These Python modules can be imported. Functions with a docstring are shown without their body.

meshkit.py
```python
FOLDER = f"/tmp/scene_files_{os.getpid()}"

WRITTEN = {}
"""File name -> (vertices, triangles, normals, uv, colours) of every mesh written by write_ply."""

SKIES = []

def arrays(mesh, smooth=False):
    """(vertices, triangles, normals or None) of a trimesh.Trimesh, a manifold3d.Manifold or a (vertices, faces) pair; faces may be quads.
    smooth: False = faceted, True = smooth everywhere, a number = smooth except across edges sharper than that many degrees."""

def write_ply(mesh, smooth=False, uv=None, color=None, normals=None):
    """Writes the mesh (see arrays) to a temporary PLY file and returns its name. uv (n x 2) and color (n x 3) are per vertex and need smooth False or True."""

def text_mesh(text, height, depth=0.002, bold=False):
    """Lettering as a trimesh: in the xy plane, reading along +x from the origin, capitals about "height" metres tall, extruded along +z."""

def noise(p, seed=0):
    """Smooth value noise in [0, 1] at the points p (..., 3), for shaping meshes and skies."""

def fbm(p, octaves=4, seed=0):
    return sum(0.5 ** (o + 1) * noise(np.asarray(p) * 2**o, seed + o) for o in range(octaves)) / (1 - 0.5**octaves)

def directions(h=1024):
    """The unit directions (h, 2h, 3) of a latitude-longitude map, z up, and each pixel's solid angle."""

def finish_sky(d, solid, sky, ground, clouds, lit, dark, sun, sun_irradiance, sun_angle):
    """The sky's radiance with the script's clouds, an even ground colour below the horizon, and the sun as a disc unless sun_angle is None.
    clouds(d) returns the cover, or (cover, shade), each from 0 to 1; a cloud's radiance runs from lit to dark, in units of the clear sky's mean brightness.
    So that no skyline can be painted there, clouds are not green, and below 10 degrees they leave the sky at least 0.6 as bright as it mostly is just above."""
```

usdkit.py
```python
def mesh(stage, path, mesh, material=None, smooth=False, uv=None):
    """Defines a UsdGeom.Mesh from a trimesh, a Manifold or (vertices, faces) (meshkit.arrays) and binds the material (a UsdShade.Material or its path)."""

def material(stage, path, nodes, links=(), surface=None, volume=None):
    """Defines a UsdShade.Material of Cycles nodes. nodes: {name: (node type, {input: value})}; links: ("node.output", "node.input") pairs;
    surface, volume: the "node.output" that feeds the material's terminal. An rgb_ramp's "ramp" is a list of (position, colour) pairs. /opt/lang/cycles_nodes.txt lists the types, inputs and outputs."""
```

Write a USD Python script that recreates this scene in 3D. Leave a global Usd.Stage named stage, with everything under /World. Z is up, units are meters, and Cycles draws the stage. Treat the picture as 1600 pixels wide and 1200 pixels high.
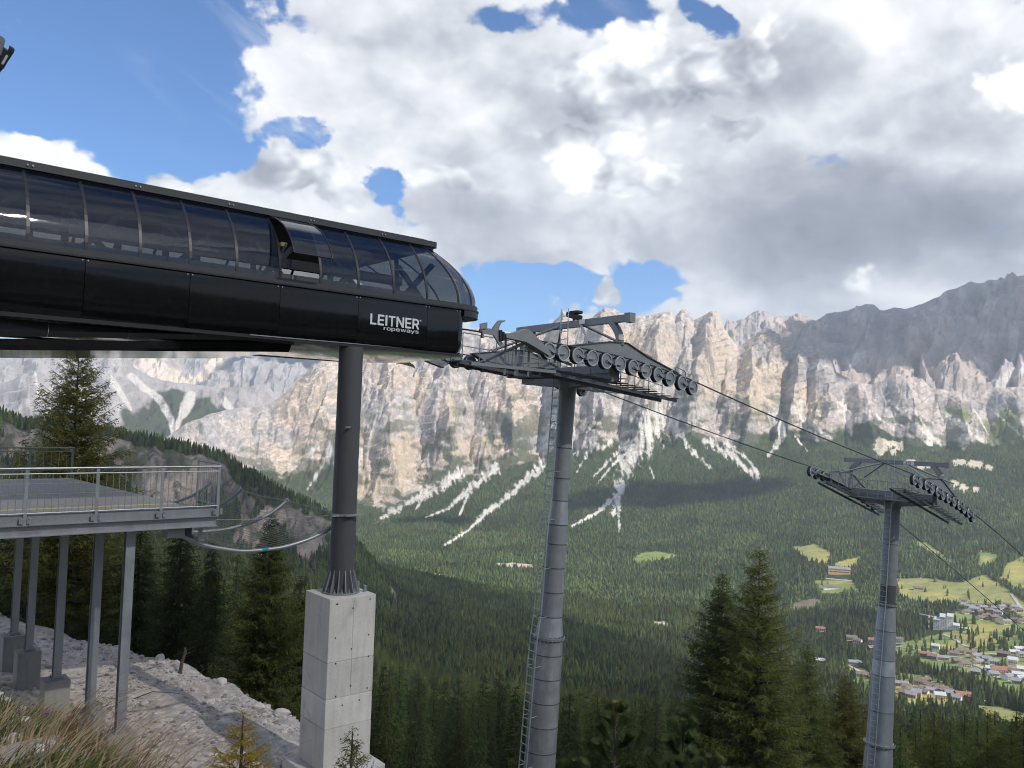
import math, random
import numpy as np
import trimesh, meshkit, usdkit
import manifold3d as m3
from scipy.interpolate import PchipInterpolator, RegularGridInterpolator, interp1d
from pxr import Usd, UsdGeom, UsdLux, UsdShade, Sdf, Gf, Vt

random.seed(11)
RNG = np.random.default_rng(11)
stage = Usd.Stage.CreateInMemory()
UsdGeom.SetStageUpAxis(stage, 'Z')
stage.SetDefaultPrim(UsdGeom.Xform.Define(stage, '/World').GetPrim())
UsdGeom.Scope.Define(stage, '/World/Looks')

# ------------------------------------------------------------------ camera, sun, sky
PITCH, ROLL, FPX = math.radians(2.29), math.radians(2.0), 1300.0
_f0 = np.array([0, math.cos(PITCH), math.sin(PITCH)]); _u0 = np.array([0, -math.sin(PITCH), math.cos(PITCH)]); _r0 = np.array([1.0, 0, 0])
FWD = _f0
UP = _u0 * math.cos(ROLL) - _r0 * math.sin(ROLL)
RIGHT = _r0 * math.cos(ROLL) + _u0 * math.sin(ROLL)
cam = UsdGeom.Camera.Define(stage, '/World/camera')
_m = np.eye(4); _m[0, :3] = RIGHT; _m[1, :3] = UP; _m[2, :3] = -FWD
cam.AddTransformOp().Set(Gf.Matrix4d(*_m.ravel().tolist()))
cam.CreateHorizontalApertureAttr(36.0); cam.CreateVerticalApertureAttr(27.0)
cam.CreateFocalLengthAttr(36.0 * FPX / 1600)
cam.CreateClippingRangeAttr(Gf.Vec2f(0.1, 60000))
EXPOSURE = 0.7
cam.CreateExposureAttr(EXPOSURE)

SUN_AZ, SUN_EL = math.radians(128.0), math.radians(43.0)
SUN = np.array([math.cos(SUN_EL) * math.sin(SUN_AZ), math.cos(SUN_EL) * math.cos(SUN_AZ), math.sin(SUN_EL)])
sun = UsdLux.DistantLight.Define(stage, '/World/sun')
sun.CreateIntensityAttr(1.1); sun.CreateAngleAttr(0.53); sun.CreateNormalizeAttr(True); sun.CreateColorAttr(Gf.Vec3f(1.0, 0.945, 0.87))
def look_matrix(z_axis, at=(0, 0, 0)):
    z = np.asarray(z_axis, float); z /= np.linalg.norm(z)
    x = np.cross([0, 0, 1.0], z); x /= np.linalg.norm(x); y = np.cross(z, x)
    m = np.eye(4); m[0, :3] = x; m[1, :3] = y; m[2, :3] = z; m[3, :3] = at
    return Gf.Matrix4d(*m.ravel().tolist())
sun.AddTransformOp().Set(look_matrix(SUN))

SKY_STRENGTH = 0.1
CLOUD = 6.9                    # radiance of a sunlit cloud, in the sky texture's units
def ray(px, py):
    d = FWD + RIGHT * ((px - 800) / FPX) - UP * ((py - 600) / FPX)
    return d / np.linalg.norm(d)
def proj(P):
    P = np.asarray(P, float); c = P @ np.stack([RIGHT, UP, FWD], 1)
    w = np.where(np.abs(c[..., 2]) < 1e-6, 1e-6, c[..., 2])
    return 800 + FPX * c[..., 0] / w, 600 - FPX * c[..., 1] / w

class Graph:
    """Small builder for node graphs."""
    def __init__(self): self.n, self.l, self.k = {}, [], 0
    def add(self, kind, _out=None, **inp):
        self.k += 1; name = f'{kind}_{self.k}'; vals = {}
        for a, b in inp.items():
            if isinstance(b, str) and '.' in b and b.split('.')[0] in self.n: self.l.append((b, f'{name}.{a}'))
            else: vals[a] = b
        self.n[name] = (kind, vals)
        return name + '.' + _out if _out else name
    def math(self, op, a, b=0.0, c=0.0, clamp=False):
        return self.add('math', 'value', math_type=op, value1=a, value2=b, value3=c, use_clamp=clamp)
    def vec(self, op, a, b=(0, 0, 0), out='vector', **kw): return self.add('vector_math', out, vector_math_type=op, vector1=a, vector2=b, **kw) if False else self.add('vector_math', out, math_type=op, vector1=a, vector2=b, **kw)
    def rng(self, v, a, b, c=0.0, d=1.0, kind='smoothstep'): return self.add('map_range', 'result', range_type=kind, value=v, from_min=a, from_max=b, to_min=c, to_max=d, clamp=True)
    def mix(self, f, a, b, kind='mix'): return self.add('mix', 'color', mix_type=kind, fac=f, color1=a, color2=b)
    def noise(self, v, scale, detail=4.0, rough=0.5, dist=0.0, out='fac'): return self.add('noise_texture', out, vector=v, scale=scale, detail=detail, roughness=rough, distortion=dist)
    def mat(self, name, surface=None, volume=None): return usdkit.material(stage, '/World/Looks/' + name, self.n, self.l, surface=surface, volume=volume)

def sky_material():
    g = Graph()
    tc = g.add('texture_coordinate')
    dr = tc + '.generated'
    sky = g.add('sky_texture', 'color', sky_type='single_scattering', sun_disc=False, sun_elevation=SUN_EL, sun_rotation=SUN_AZ, altitude=1700.0, air_density=1.0, aerosol_density=0.6, ozone_density=2.0)
    sky = g.mix(1.0, sky, (0.36, 0.71, 1.02), 'multiply')
    sp = g.add('separate_xyz', vector=dr)
    sx, sy, sz = (sp + '.' + c for c in 'xyz')
    den = g.math('maximum', sy, 0.25)                     # a bounded chart of the sky: across / along, height / along
    uv = g.add('combine_xyz', 'vector', x=g.math('divide', sx, den), y=g.math('divide', sz, den), z=0.0)
    q3 = g.vec('multiply', dr, (1.0, 1.0, 1.35))
    c_w = lambda v, k: g.vec('multiply', g.vec('subtract', v, (0.5, 0.5, 0.5)), k)
    w2 = g.noise(q3, 3.0, 3.0, 0.55, out='color'); w1 = g.noise(q3, 14.0, 5.0, 0.6, out='color')
    uvw = g.vec('add', g.vec('add', uv, c_w(w2, (0.10, 0.07, 0.0))), c_w(w1, (0.055, 0.050, 0.0)))
    def chart(px, py): d = ray(px, py); return d[0] / d[1], d[2] / d[1]
    def blob(px, py, a, b, rot=0.0, soft=0.5):
        u, v = chart(px, py); p = g.vec('subtract', uvw, (u, v, 0.0))
        if rot: p = g.add('vector_rotate', 'vector', rotate_type='z_axis', vector=p, center=(0, 0, 0), angle=math.radians(rot))
        ln = g.vec('length', g.vec('multiply', p, (FPX / a, FPX / b, 0.0)), out='value')
        return g.rng(ln, 1.0 + soft, 1.0 - soft)
    def union(items):
        out = items[0]
        for i in items[1:]: out = g.math('maximum', out, i)
        return out
    # heaped billows at several sizes, lit from the upper right
    p3 = g.vec('add', q3, c_w(g.noise(q3, 8.0, 3.0, 0.55, out='color'), (0.07, 0.07, 0.07)))
    def heap(p, det):
        a = g.add('voronoi_texture', 'distance', feature='smooth_f1', vector=p, scale=5.5, detail=det, roughness=0.52, lacunarity=2.35, smoothness=0.5)
        return g.math('subtract', 1.0, g.math('multiply', a, 0.8))
    h0 = heap(p3, 3.0); h1 = heap(g.vec('add', p3, (0.016, -0.008, 0.032)), 3.0)
    relief = g.math('subtract', h0, h1)
    fine = g.noise(q3, 22.0, 7.0, 0.6)
    soft_n = g.noise(q3, 4.5, 8.0, 0.58, 0.3)
    # where the blue shows, and clouds standing in it
    holes = [blob(150, 60, 330, 150, 8), blob(60, 120, 190, 85), blob(290, 195, 170, 75, 0, .7), blob(-150, 60, 240, 160), blob(470, 205, 80, 34), blob(400, 20, 60, 60), blob(608, 285, 30, 44, 0, .8), blob(790, 25, 140, 34, -6, .85), blob(930, 20, 90, 40, 5, .85), blob(1125, 40, 50, 22, 40, .9), blob(890, 445, 190, 28, 3, .8), blob(1010, 425, 80, 26, 0, .8), blob(770, 480, 80, 30, 0, .8)]
    fills = [blob(500, 140, 190, 34, 32, .8), blob(430, 50, 120, 18, 38, .9), blob(250, 30, 22, 9, 0, .9), blob(140, 75, 16, 6, 0, .9), blob(700, 50, 110, 40, 0, .9)]
    holes = holes[:5] + [g.math('multiply', h_, 0.82) for h_ in holes[5:]]
    hole, fill = union(holes), union(fills)
    rag = g.math('add', g.math('multiply', g.math('subtract', h0, 0.36), 1.9), g.math('multiply', g.math('subtract', fine, 0.5), 1.1))
    cov = g.math('add', g.math('subtract', 1.40, g.math('multiply', hole, 1.50)), g.math('add', g.math('multiply', fill, 0.60), rag))
    cover = g.rng(cov, 0.22, 0.56)
    greys = [(blob(1350, 350, 280, 90, -3, .8), .86), (blob(1230, 110, 130, 80, 0, .9), .40), (blob(720, 350, 140, 60, 8, .9), .36), (blob(1480, 190, 190, 130, 0, .9), .36), (blob(1080, 385, 170, 46, 0, .9), .34), (blob(640, 120, 160, 90, -15, .9), .30), (blob(1500, 430, 240, 40, 0, .9), .46), (blob(780, 240, 160, 70, 0, .9), .26), (blob(760, 410, 170, 26, 0, .9), .34)]
    grey = 0.13
    for b_, k in greys: grey = g.math('maximum', grey, g.math('multiply', b_, k))
    sh = g.math('add', grey, g.math('multiply', g.math('subtract', soft_n, 0.48), 0.85))
    sh = g.math('subtract', sh, g.math('multiply', relief, 0.55), clamp=True)
    L = CLOUD
    stops = [(0.0, (1.0, 1.0, 1.0)), (0.16, (0.80, 0.82, 0.86)), (0.36, (0.54, 0.565, 0.62)), (0.62, (0.345, 0.365, 0.425)), (1.0, (0.19, 0.21, 0.26))]
    lay1 = g.mix(cover, sky, g.mix(1.0, g.add('rgb_ramp', 'color', fac=sh, ramp=stops), (L, L, L), 'multiply'))
    # thin streaks in the blue
    st = g.add('vector_rotate', 'vector', rotate_type='y_axis', vector=dr, center=(0, 0, 0), angle=math.radians(-32))
    stn = g.noise(g.vec('multiply', st, (3.0, 3.0, 11.0)), 2.2, 6.0, 0.6, 0.4)
    lay1 = g.mix(g.math('multiply', g.math('multiply', g.rng(stn, 0.46, 0.72), 0.50), g.math('maximum', blob(480, 110, 190, 120, 0, .9), blob(760, 30, 170, 50, 0, .9))), lay1, (L * .8, L * .82, L * .86))
    # sunlit heaps standing in front, crisp edged
    whites = [blob(470, 272, 115, 42, 0, .6), blob(540, 300, 60, 34, 0, .6), blob(60, 232, 130, 36, 14, .6), blob(210, 276, 170, 30, 8, .6), blob(1000, 70, 62, 56, 0, .7), blob(1058, 36, 46, 40, 0, .7), blob(925, 115, 72, 44, 0, .7), blob(1095, 120, 90, 62, 0, .7), blob(1000, 175, 140, 52, 0, .7), blob(905, 232, 110, 40, 0, .7), blob(1120, 215, 80, 36, 0, .8), blob(690, 285, 60, 36, 0, .8), blob(1010, 290, 90, 30, 0, .8), blob(815, 466, 40, 20, 0, .6), blob(955, 462, 34, 30, 0, .6), blob(1560, 110, 60, 70, 0, .9)]
    white = union(whites)
    wc = g.math('add', white, g.math('add', g.math('multiply', g.math('subtract', h0, 0.36), 1.5), g.math('multiply', g.math('subtract', fine, 0.5), 0.55)))
    wcov = g.rng(wc, 0.38, 0.60)
    ws = g.math('subtract', g.math('add', 0.13, g.math('multiply', g.math('subtract', soft_n, 0.5), 0.55)), g.math('multiply', relief, 1.7))
    ws = g.math('add', ws, g.rng(wc, 1.3, 0.45, 0.0, 0.10, 'linear'), clamp=True)
    col = g.mix(wcov, lay1, g.mix(1.0, g.add('rgb_ramp', 'color', fac=ws, ramp=stops), (L * 1.06, L * 1.06, L * 1.05), 'multiply'))
    # all round, the same kind of broken cloud goes on
    back = g.rng(g.noise(q3, 2.2, 8.0, 0.55, 0.2), 0.41, 0.60)
    bn = g.noise(q3, 5.0, 6.0, 0.56)
    bramp = g.add('rgb_ramp', 'color', fac=bn, ramp=[(0.3, (0.38, 0.40, 0.46)), (0.5, (0.66, 0.68, 0.72)), (0.68, (1.0, 1.0, 1.0))])
    bcol = g.mix(back, sky, g.mix(1.0, bramp, (L, L, L), 'multiply'))
    bcol = g.mix(g.rng(sz, -0.05, -0.005), (0.55, 0.60, 0.55), bcol)      # below the horizon: dim valley air
    b1 = g.add('background_shader', 'background', color=col, strength=SKY_STRENGTH); b2 = g.add('background_shader', 'background', color=bcol, strength=SKY_STRENGTH)
    front = g.math('multiply', g.rng(sy, 0.58, 0.70), g.rng(sz, -0.02, 0.0))
    return g.mat('sky', surface=g.add('mix_closure', 'closure', fac=front, closure1=b2, closure2=b1))
sky = UsdLux.DomeLight.Define(stage, '/World/sky')
sky.CreateIntensityAttr(1.0)
UsdShade.MaterialBindingAPI.Apply(sky.GetPrim()).Bind(sky_material())
sky.GetPrim().SetCustomDataByKey('kind', 'structure')

# ------------------------------------------------------------------ naming and mesh helpers
TAKEN = {}
def numbered(parent, name):
    k = TAKEN.get((parent, name), -1) + 1; TAKEN[(parent, name)] = k
    return f'{parent}/{name}' if k == 0 else f'{parent}/{name}_{k:03d}'
def tag(prim, label=None, category=None, group=None, kind=None):
    prim = prim.GetPrim() if hasattr(prim, 'GetPrim') else prim
    for k, v in dict(label=label, category=category, group=group, kind=kind).items():
        if v: prim.SetCustomDataByKey(k, v)
    return prim
class Thing:
    """A thing at a base point; parts are meshes below it, written in world coordinates and stored relative to the base."""
    def __init__(self, name, label, category, base=(0, 0, 0), group=None, parent='/World', kind=None):
        self.path = numbered(parent, name); self.base = np.asarray(base, float)
        x = UsdGeom.Xform.Define(stage, self.path); x.AddTranslateOp().Set(Gf.Vec3d(*map(float, self.base)))
        self.prim = tag(x, label, category, group, kind)
    def part(self, name, mesh, mat, smooth=False, label=None, under=None, kind=None):
        v, f, n = meshkit.arrays(mesh, smooth)
        path = numbered(under or self.path, name)
        m = usdkit.mesh(stage, path, (v - self.base, f), mat)
        if n is not None:
            m.CreateNormalsAttr(Vt.Vec3fArray.FromNumpy(n.astype(np.float32))); m.SetNormalsInterpolation('vertex')
        if label or kind: tag(m, label, None, None, kind)
        return path
def single(name, mesh, mat, label=None, category=None, group=None, kind=None, smooth=False):
    m = usdkit.mesh(stage, numbered('/World', name), mesh, mat, smooth=smooth)
    return tag(m, label, category, group, kind)

def cat(parts): return trimesh.util.concatenate([p for p in parts if p is not None])
def TM(v, f): return trimesh.Trimesh(np.asarray(v, float), np.asarray(f, int), process=False)
def box(c, size, ax=None):
    b = trimesh.creation.box(size); v = np.array(b.vertices)
    if ax is not None: v = v @ np.asarray(ax, float)
    return TM(v + np.asarray(c, float), b.faces)
def frame_of(t, up=(0, 0, 1)):
    t = np.asarray(t, float); t = t / np.linalg.norm(t); up = np.asarray(up, float)
    if abs(t @ up) > 0.98 * np.linalg.norm(up): up = np.array([1.0, 0, 0])
    s = np.cross(t, up); s /= np.linalg.norm(s); w = np.cross(s, t)
    return t, s, w
def bar(p0, p1, w, h, up=(0, 0, 1)):
    p0, p1 = np.asarray(p0, float), np.asarray(p1, float); t, s, u = frame_of(p1 - p0, up)
    return box((p0 + p1) / 2, (np.linalg.norm(p1 - p0), w, h), [t, s, u])
def tube(pts, r, n=8, cap=True):
    p = np.asarray(pts, float); m = len(p); r = np.broadcast_to(np.asarray(r, float), (m,))
    t = np.gradient(p, axis=0); t /= np.linalg.norm(t, axis=1, keepdims=True)
    ref = np.array([0, 0, 1.0]) if abs(t[0, 2]) < 0.9 else np.array([1.0, 0, 0])
    a = np.cross(t, ref); a /= np.linalg.norm(a, axis=1, keepdims=True) + 1e-12; b = np.cross(t, a)
    ang = np.arange(n) * 2 * np.pi / n
    v = (p[:, None] + r[:, None, None] * (np.cos(ang)[None, :, None] * a[:, None] + np.sin(ang)[None, :, None] * b[:, None])).reshape(-1, 3)
    f = []
    for i in range(m - 1):
        for j in range(n):
            q = [i * n + j, i * n + (j + 1) % n, (i + 1) * n + (j + 1) % n, (i + 1) * n + j]
            f += [[q[0], q[2], q[1]], [q[0], q[3], q[2]]]
    if cap:
        v = np.vstack([v, p[0], p[-1]]); k = m * n
        for j in range(n):
            f += [[k, j, (j + 1) % n], [k + 1, (m - 1) * n + (j + 1) % n, (m - 1) * n + j]]
    return TM(v, f)
def cyl(p0, p1, r0, r1=None, n=24): return tube([p0, p1], [r0, r0 if r1 is None else r1], n)
def lathe(c, axis, prof, n=24, up=(0, 0, 1)):
    """prof: closed list of (along axis, radius)."""
    t, s, u = frame_of(axis, up); prof = np.asarray(prof, float); m = len(prof); ang = np.arange(n) * 2 * np.pi / n
    v = np.asarray(c, float) + prof[:, None, 0, None] * t + prof[:, None, 1, None] * (np.cos(ang)[None, :, None] * s + np.sin(ang)[None, :, None] * u)
    f = []
    for i in range(m):
        k = (i + 1) % m
        for j in range(n):
            q = [i * n + j, i * n + (j + 1) % n, k * n + (j + 1) % n, k * n + j]
            f += [[q[0], q[1], q[2]], [q[0], q[2], q[3]]]
    return TM(v.reshape(-1, 3), f)
def plate(poly, org, ex, ey, thick):
    """A flat plate: 2D outline in the frame (ex, ey) at org, with thickness along ex x ey."""
    from shapely.geometry import Polygon
    m = trimesh.creation.extrude_polygon(Polygon(poly), thick, engine='earcut')
    ex, ey = np.asarray(ex, float), np.asarray(ey, float); ez = np.cross(ex, ey); v = np.array(m.vertices)
    return TM(np.asarray(org, float) + v[:, :1] * ex + v[:, 1:2] * ey + (v[:, 2:] - thick / 2) * ez, m.faces)
def sweep_section(sec, pts_fn):
    """Lofts an open or closed list of cross sections: sec is (m, k, 3)."""
    m, k, _ = sec.shape; f = []
    for i in range(m - 1):
        for j in range(k - 1):
            a = i * k + j; f += [[a, a + 1, a + k + 1], [a, a + k + 1, a + k]]
    return TM(sec.reshape(-1, 3), f)

# the ropeway's own frame: along the rope, across it (away from the camera), up
ROPE_AZ = math.radians(49.8)
D = np.array([math.sin(ROPE_AZ), math.cos(ROPE_AZ), 0.0]); N = np.array([-math.cos(ROPE_AZ), math.sin(ROPE_AZ), 0.0]); Z = np.array([0, 0, 1.0])
def W(u, v, z): return u * D + v * N + z * Z
def on_v(px, py, v):
    d = ray(px, py); t = v / (d @ N); P = d * t; return P @ D, P[2]       # (u, z) where the ray meets the plane at v
def on_z(px, py, z):
    d = ray(px, py); return d * (z / d[2])
def at_depth(px, py, dep):
    d = FWD + RIGHT * ((px - 800) / FPX) - UP * ((py - 600) / FPX); return d * dep
# ------------------------------------------------------------------ materials
def stone_noise(name, lo, hi, scale, rough=0.85, bump=0.4, dist=0.02, metallic=0.0, spec=0.5, extra=None, detail=6.0, space='object'):
    g = Graph(); tc = g.add('texture_coordinate'); co = tc + '.' + space if space == 'object' else None
    n = g.noise(co, scale, detail, 0.62); n2 = g.noise(co, scale * 0.13, 3.0, 0.5)
    f = g.math('add', g.math('multiply', n, 0.6), g.math('multiply', n2, 0.5))
    col = g.mix(g.rng(f, 0.33, 0.75, kind='linear'), lo, hi)
    b = g.add('bump', 'normal', height=n, strength=bump, distance=dist)
    s = g.add('principled_bsdf', 'BSDF', base_color=col, roughness=rough, metallic=metallic, normal=b, specular_ior_level=spec)
    return g.mat(name, surface=s)
M = {}
def steel(name, base, rough, metallic=0.75, var=0.25, scale=3.0):
    g = Graph(); tc = g.add('texture_coordinate'); co = tc + '.object'
    n = g.noise(co, scale, 5.0, 0.6); sp = g.add('voronoi_texture', 'distance', vector=co, scale=scale * 14)
    st = g.noise(g.vec('multiply', co, (6.0, 6.0, 0.5)), 2.0, 4.0, 0.6)
    f = g.math('add', g.math('multiply', n, 0.55), g.math('add', g.math('multiply', sp, 0.25), g.math('multiply', st, 0.35)))
    col = g.mix(g.rng(f, 0.3, 0.95, kind='linear'), tuple(c * (1 - var) for c in base), tuple(min(1, c * (1 + var)) for c in base))
    r = g.rng(n, 0.3, 0.7, rough - 0.08, rough + 0.10, 'linear')
    b = g.add('bump', 'normal', height=n, strength=0.08, distance=0.01)
    return g.mat(name, surface=g.add('principled_bsdf', 'BSDF', base_color=col, roughness=r, metallic=metallic, normal=b))
M['galvanised'] = steel('galvanised', (0.30, 0.315, 0.33), 0.48, 0.65)
M['pole_steel'] = steel('pole_steel', (0.32, 0.33, 0.335), 0.42, 0.65, 0.3)
M['galvanised_dull'] = steel('galvanised_dull', (0.215, 0.23, 0.235), 0.58, 0.35)
M['pale_zinc'] = steel('pale_zinc', (0.42, 0.44, 0.46), 0.40, 0.6)
M['dark_steel'] = steel('dark_steel', (0.075, 0.080, 0.088), 0.55, 0.3)
M['rubber'] = steel('rubber', (0.018, 0.018, 0.019), 0.7, 0.0)
M['grey_paint'] = steel('grey_paint', (0.028, 0.030, 0.034), 0.5, 0.0, 0.12)
M['column_paint'] = steel('column_paint', (0.055, 0.056, 0.060), 0.55, 0.0, 0.15)
M['deck'] = stone_noise('deck', (0.165, 0.16, 0.150), (0.25, 0.245, 0.23), 5.0, 0.6, 0.15)
M['yellow_paint'] = stone_noise('yellow_paint', (0.46, 0.38, 0.09), (0.60, 0.50, 0.16), 9.0, 0.6, 0.1)
M['rock_loose'] = stone_noise('rock_loose', (0.34, 0.30, 0.28), (0.62, 0.58, 0.54), 2.2, 0.95, 0.6, 0.05)
M['bark'] = stone_noise('bark', (0.035, 0.028, 0.022), (0.10, 0.078, 0.062), 12.0, 0.95, 0.8, 0.03)
M['cable'] = steel('cable', (0.05, 0.05, 0.055), 0.5, 0.5)

def gloss_black():
    g = Graph(); tc = g.add('texture_coordinate'); co = tc + '.object'
    n = g.noise(co, 0.7, 3.0, 0.5); d = g.noise(co, 7.0, 7.0, 0.65)
    col = g.mix(g.rng(d, 0.35, 0.8, kind='linear'), (0.0025, 0.003, 0.004), (0.006, 0.0065, 0.008))
    b = g.add('bump', 'normal', height=n, strength=0.05, distance=0.05)
    r = g.rng(d, 0.35, 0.75, 0.055, 0.11, 'linear')
    return g.mat('black_gloss', surface=g.add('principled_bsdf', 'BSDF', base_color=col, roughness=r, normal=b, specular_ior_level=0.34))
M['black_gloss'] = gloss_black()
def matt_black():
    g = Graph(); tc = g.add('texture_coordinate'); d = g.noise(tc + '.object', 5.0, 6.0, 0.6)
    col = g.mix(d, (0.005, 0.0055, 0.0065), (0.013, 0.014, 0.017))
    return g.mat('black_satin', surface=g.add('principled_bsdf', 'BSDF', base_color=col, roughness=0.42))
M['black_satin'] = matt_black()
def tinted_glass():
    g = Graph(); tc = g.add('texture_coordinate'); co = tc + '.object'
    n = g.noise(g.vec('multiply', co, (0.8, 0.8, 2.2)), 1.1, 3.0, 0.5)
    b = g.add('bump', 'normal', height=n, strength=0.12, distance=0.08)
    fa = g.add('layer_weight', 'facing', blend=0.5, normal=b)
    fr = g.math('add', 0.045, g.math('multiply', g.math('power', fa, 4.5), 0.75))
    t = g.add('transparent_bsdf', 'BSDF', color=(0.46, 0.49, 0.50))
    gl = g.add('glossy_bsdf', 'BSDF', color=(0.95, 0.97, 1.0), roughness=0.04, normal=b)
    body = g.add('mix_closure', 'closure', fac=0.34, closure1=t, closure2=g.add('diffuse_bsdf', 'BSDF', color=(0.006, 0.010, 0.024)))
    return g.mat('tinted_glass', surface=g.add('mix_closure', 'closure', fac=fr, closure1=body, closure2=gl))
M['tinted_glass'] = tinted_glass()
M['lettering'] = steel('lettering', (0.62, 0.64, 0.66), 0.4, 0.2, 0.06)

def concrete(name, lo, hi):
    g = Graph(); tc = g.add('texture_coordinate'); co = tc + '.object'
    big = g.noise(co, 0.7, 5.0, 0.6); fine = g.noise(co, 14.0, 6.0, 0.65)
    drip = g.noise(g.vec('multiply', co, (5.0, 5.0, 0.55)), 1.6, 5.0, 0.6)
    pits = g.rng(g.add('voronoi_texture', 'distance', vector=co, scale=9.0), 0.045, 0.075)
    f = g.math('add', g.math('multiply', big, 0.5), g.math('add', g.math('multiply', fine, 0.22), g.math('multiply', drip, 0.35)))
    col = g.mix(g.rng(f, 0.34, 0.74, kind='linear'), lo, hi)
    stain = g.rng(g.noise(co, 1.1, 3.0, 0.4, 0.6), 0.60, 0.68)
    col = g.mix(g.math('multiply', stain, 0.30), col, tuple(c * 0.55 for c in lo))
    col = g.mix(g.math('subtract', 1.0, pits), col, (0.08, 0.08, 0.08))
    h = g.math('add', g.math('multiply', fine, 0.3), pits)
    b = g.add('bump', 'normal', height=h, strength=0.25, distance=0.012)
    return g.mat(name, surface=g.add('principled_bsdf', 'BSDF', base_color=col, roughness=0.9, normal=b))
for _k, _s in enumerate((1.0, .90, 1.06, .95)): M[f'concrete_{_k}'] = concrete(f'concrete_{_k}', tuple(_s * c for c in (0.34, 0.33, 0.30)), tuple(_s * c for c in (0.58, 0.56, 0.515)))
M['concrete'] = concrete('concrete', (0.34, 0.335, 0.32), (0.58, 0.575, 0.55))
M['concrete_old'] = concrete('concrete_old', (0.18, 0.175, 0.16), (0.32, 0.31, 0.285))

def terrain_mat(name, scale, bump, dist, rough=0.95, var=0.35, contrast=None):
    """Colour comes from the mesh (rock, scree, turf ...), fine grain and relief from noise."""
    g = Graph(); at = g.add('attribute', 'color', attribute='albedo'); ge = g.add('geometry'); co = ge + '.position'
    n = g.noise(co, scale, 7.0, 0.65); n2 = g.noise(co, scale * 5.3, 4.0, 0.6)
    n3 = g.noise(co, scale * 2.1, 6.0, 0.7, 0.4)
    f = g.math('add', g.math('multiply', n, 0.55), g.math('add', g.math('multiply', n2, 0.25), g.math('multiply', n3, 0.40)))
    k = g.rng(f, 0.30, 0.85, 1 - var, 1 + var, 'linear')
    kk = g.add('combine_xyz', 'vector', x=k, y=k, z=k)
    col = g.mix(1.0, at, kk, 'multiply')
    b = g.add('bump', 'normal', height=f, strength=bump, distance=dist)
    return g.mat(name, surface=g.add('principled_bsdf', 'BSDF', base_color=col, roughness=rough, normal=b, specular_ior_level=0.15))
M['mountain'] = terrain_mat('mountain', 0.045, 1.0, 14.0, var=0.42)
M['hill'] = terrain_mat('hill', 0.16, 1.0, 4.5, var=0.5)
M['valley'] = terrain_mat('valley', 0.05, 0.6, 3.0)
M['gravel'] = terrain_mat('gravel', 7.0, 0.8, 0.025, var=0.40)

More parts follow.
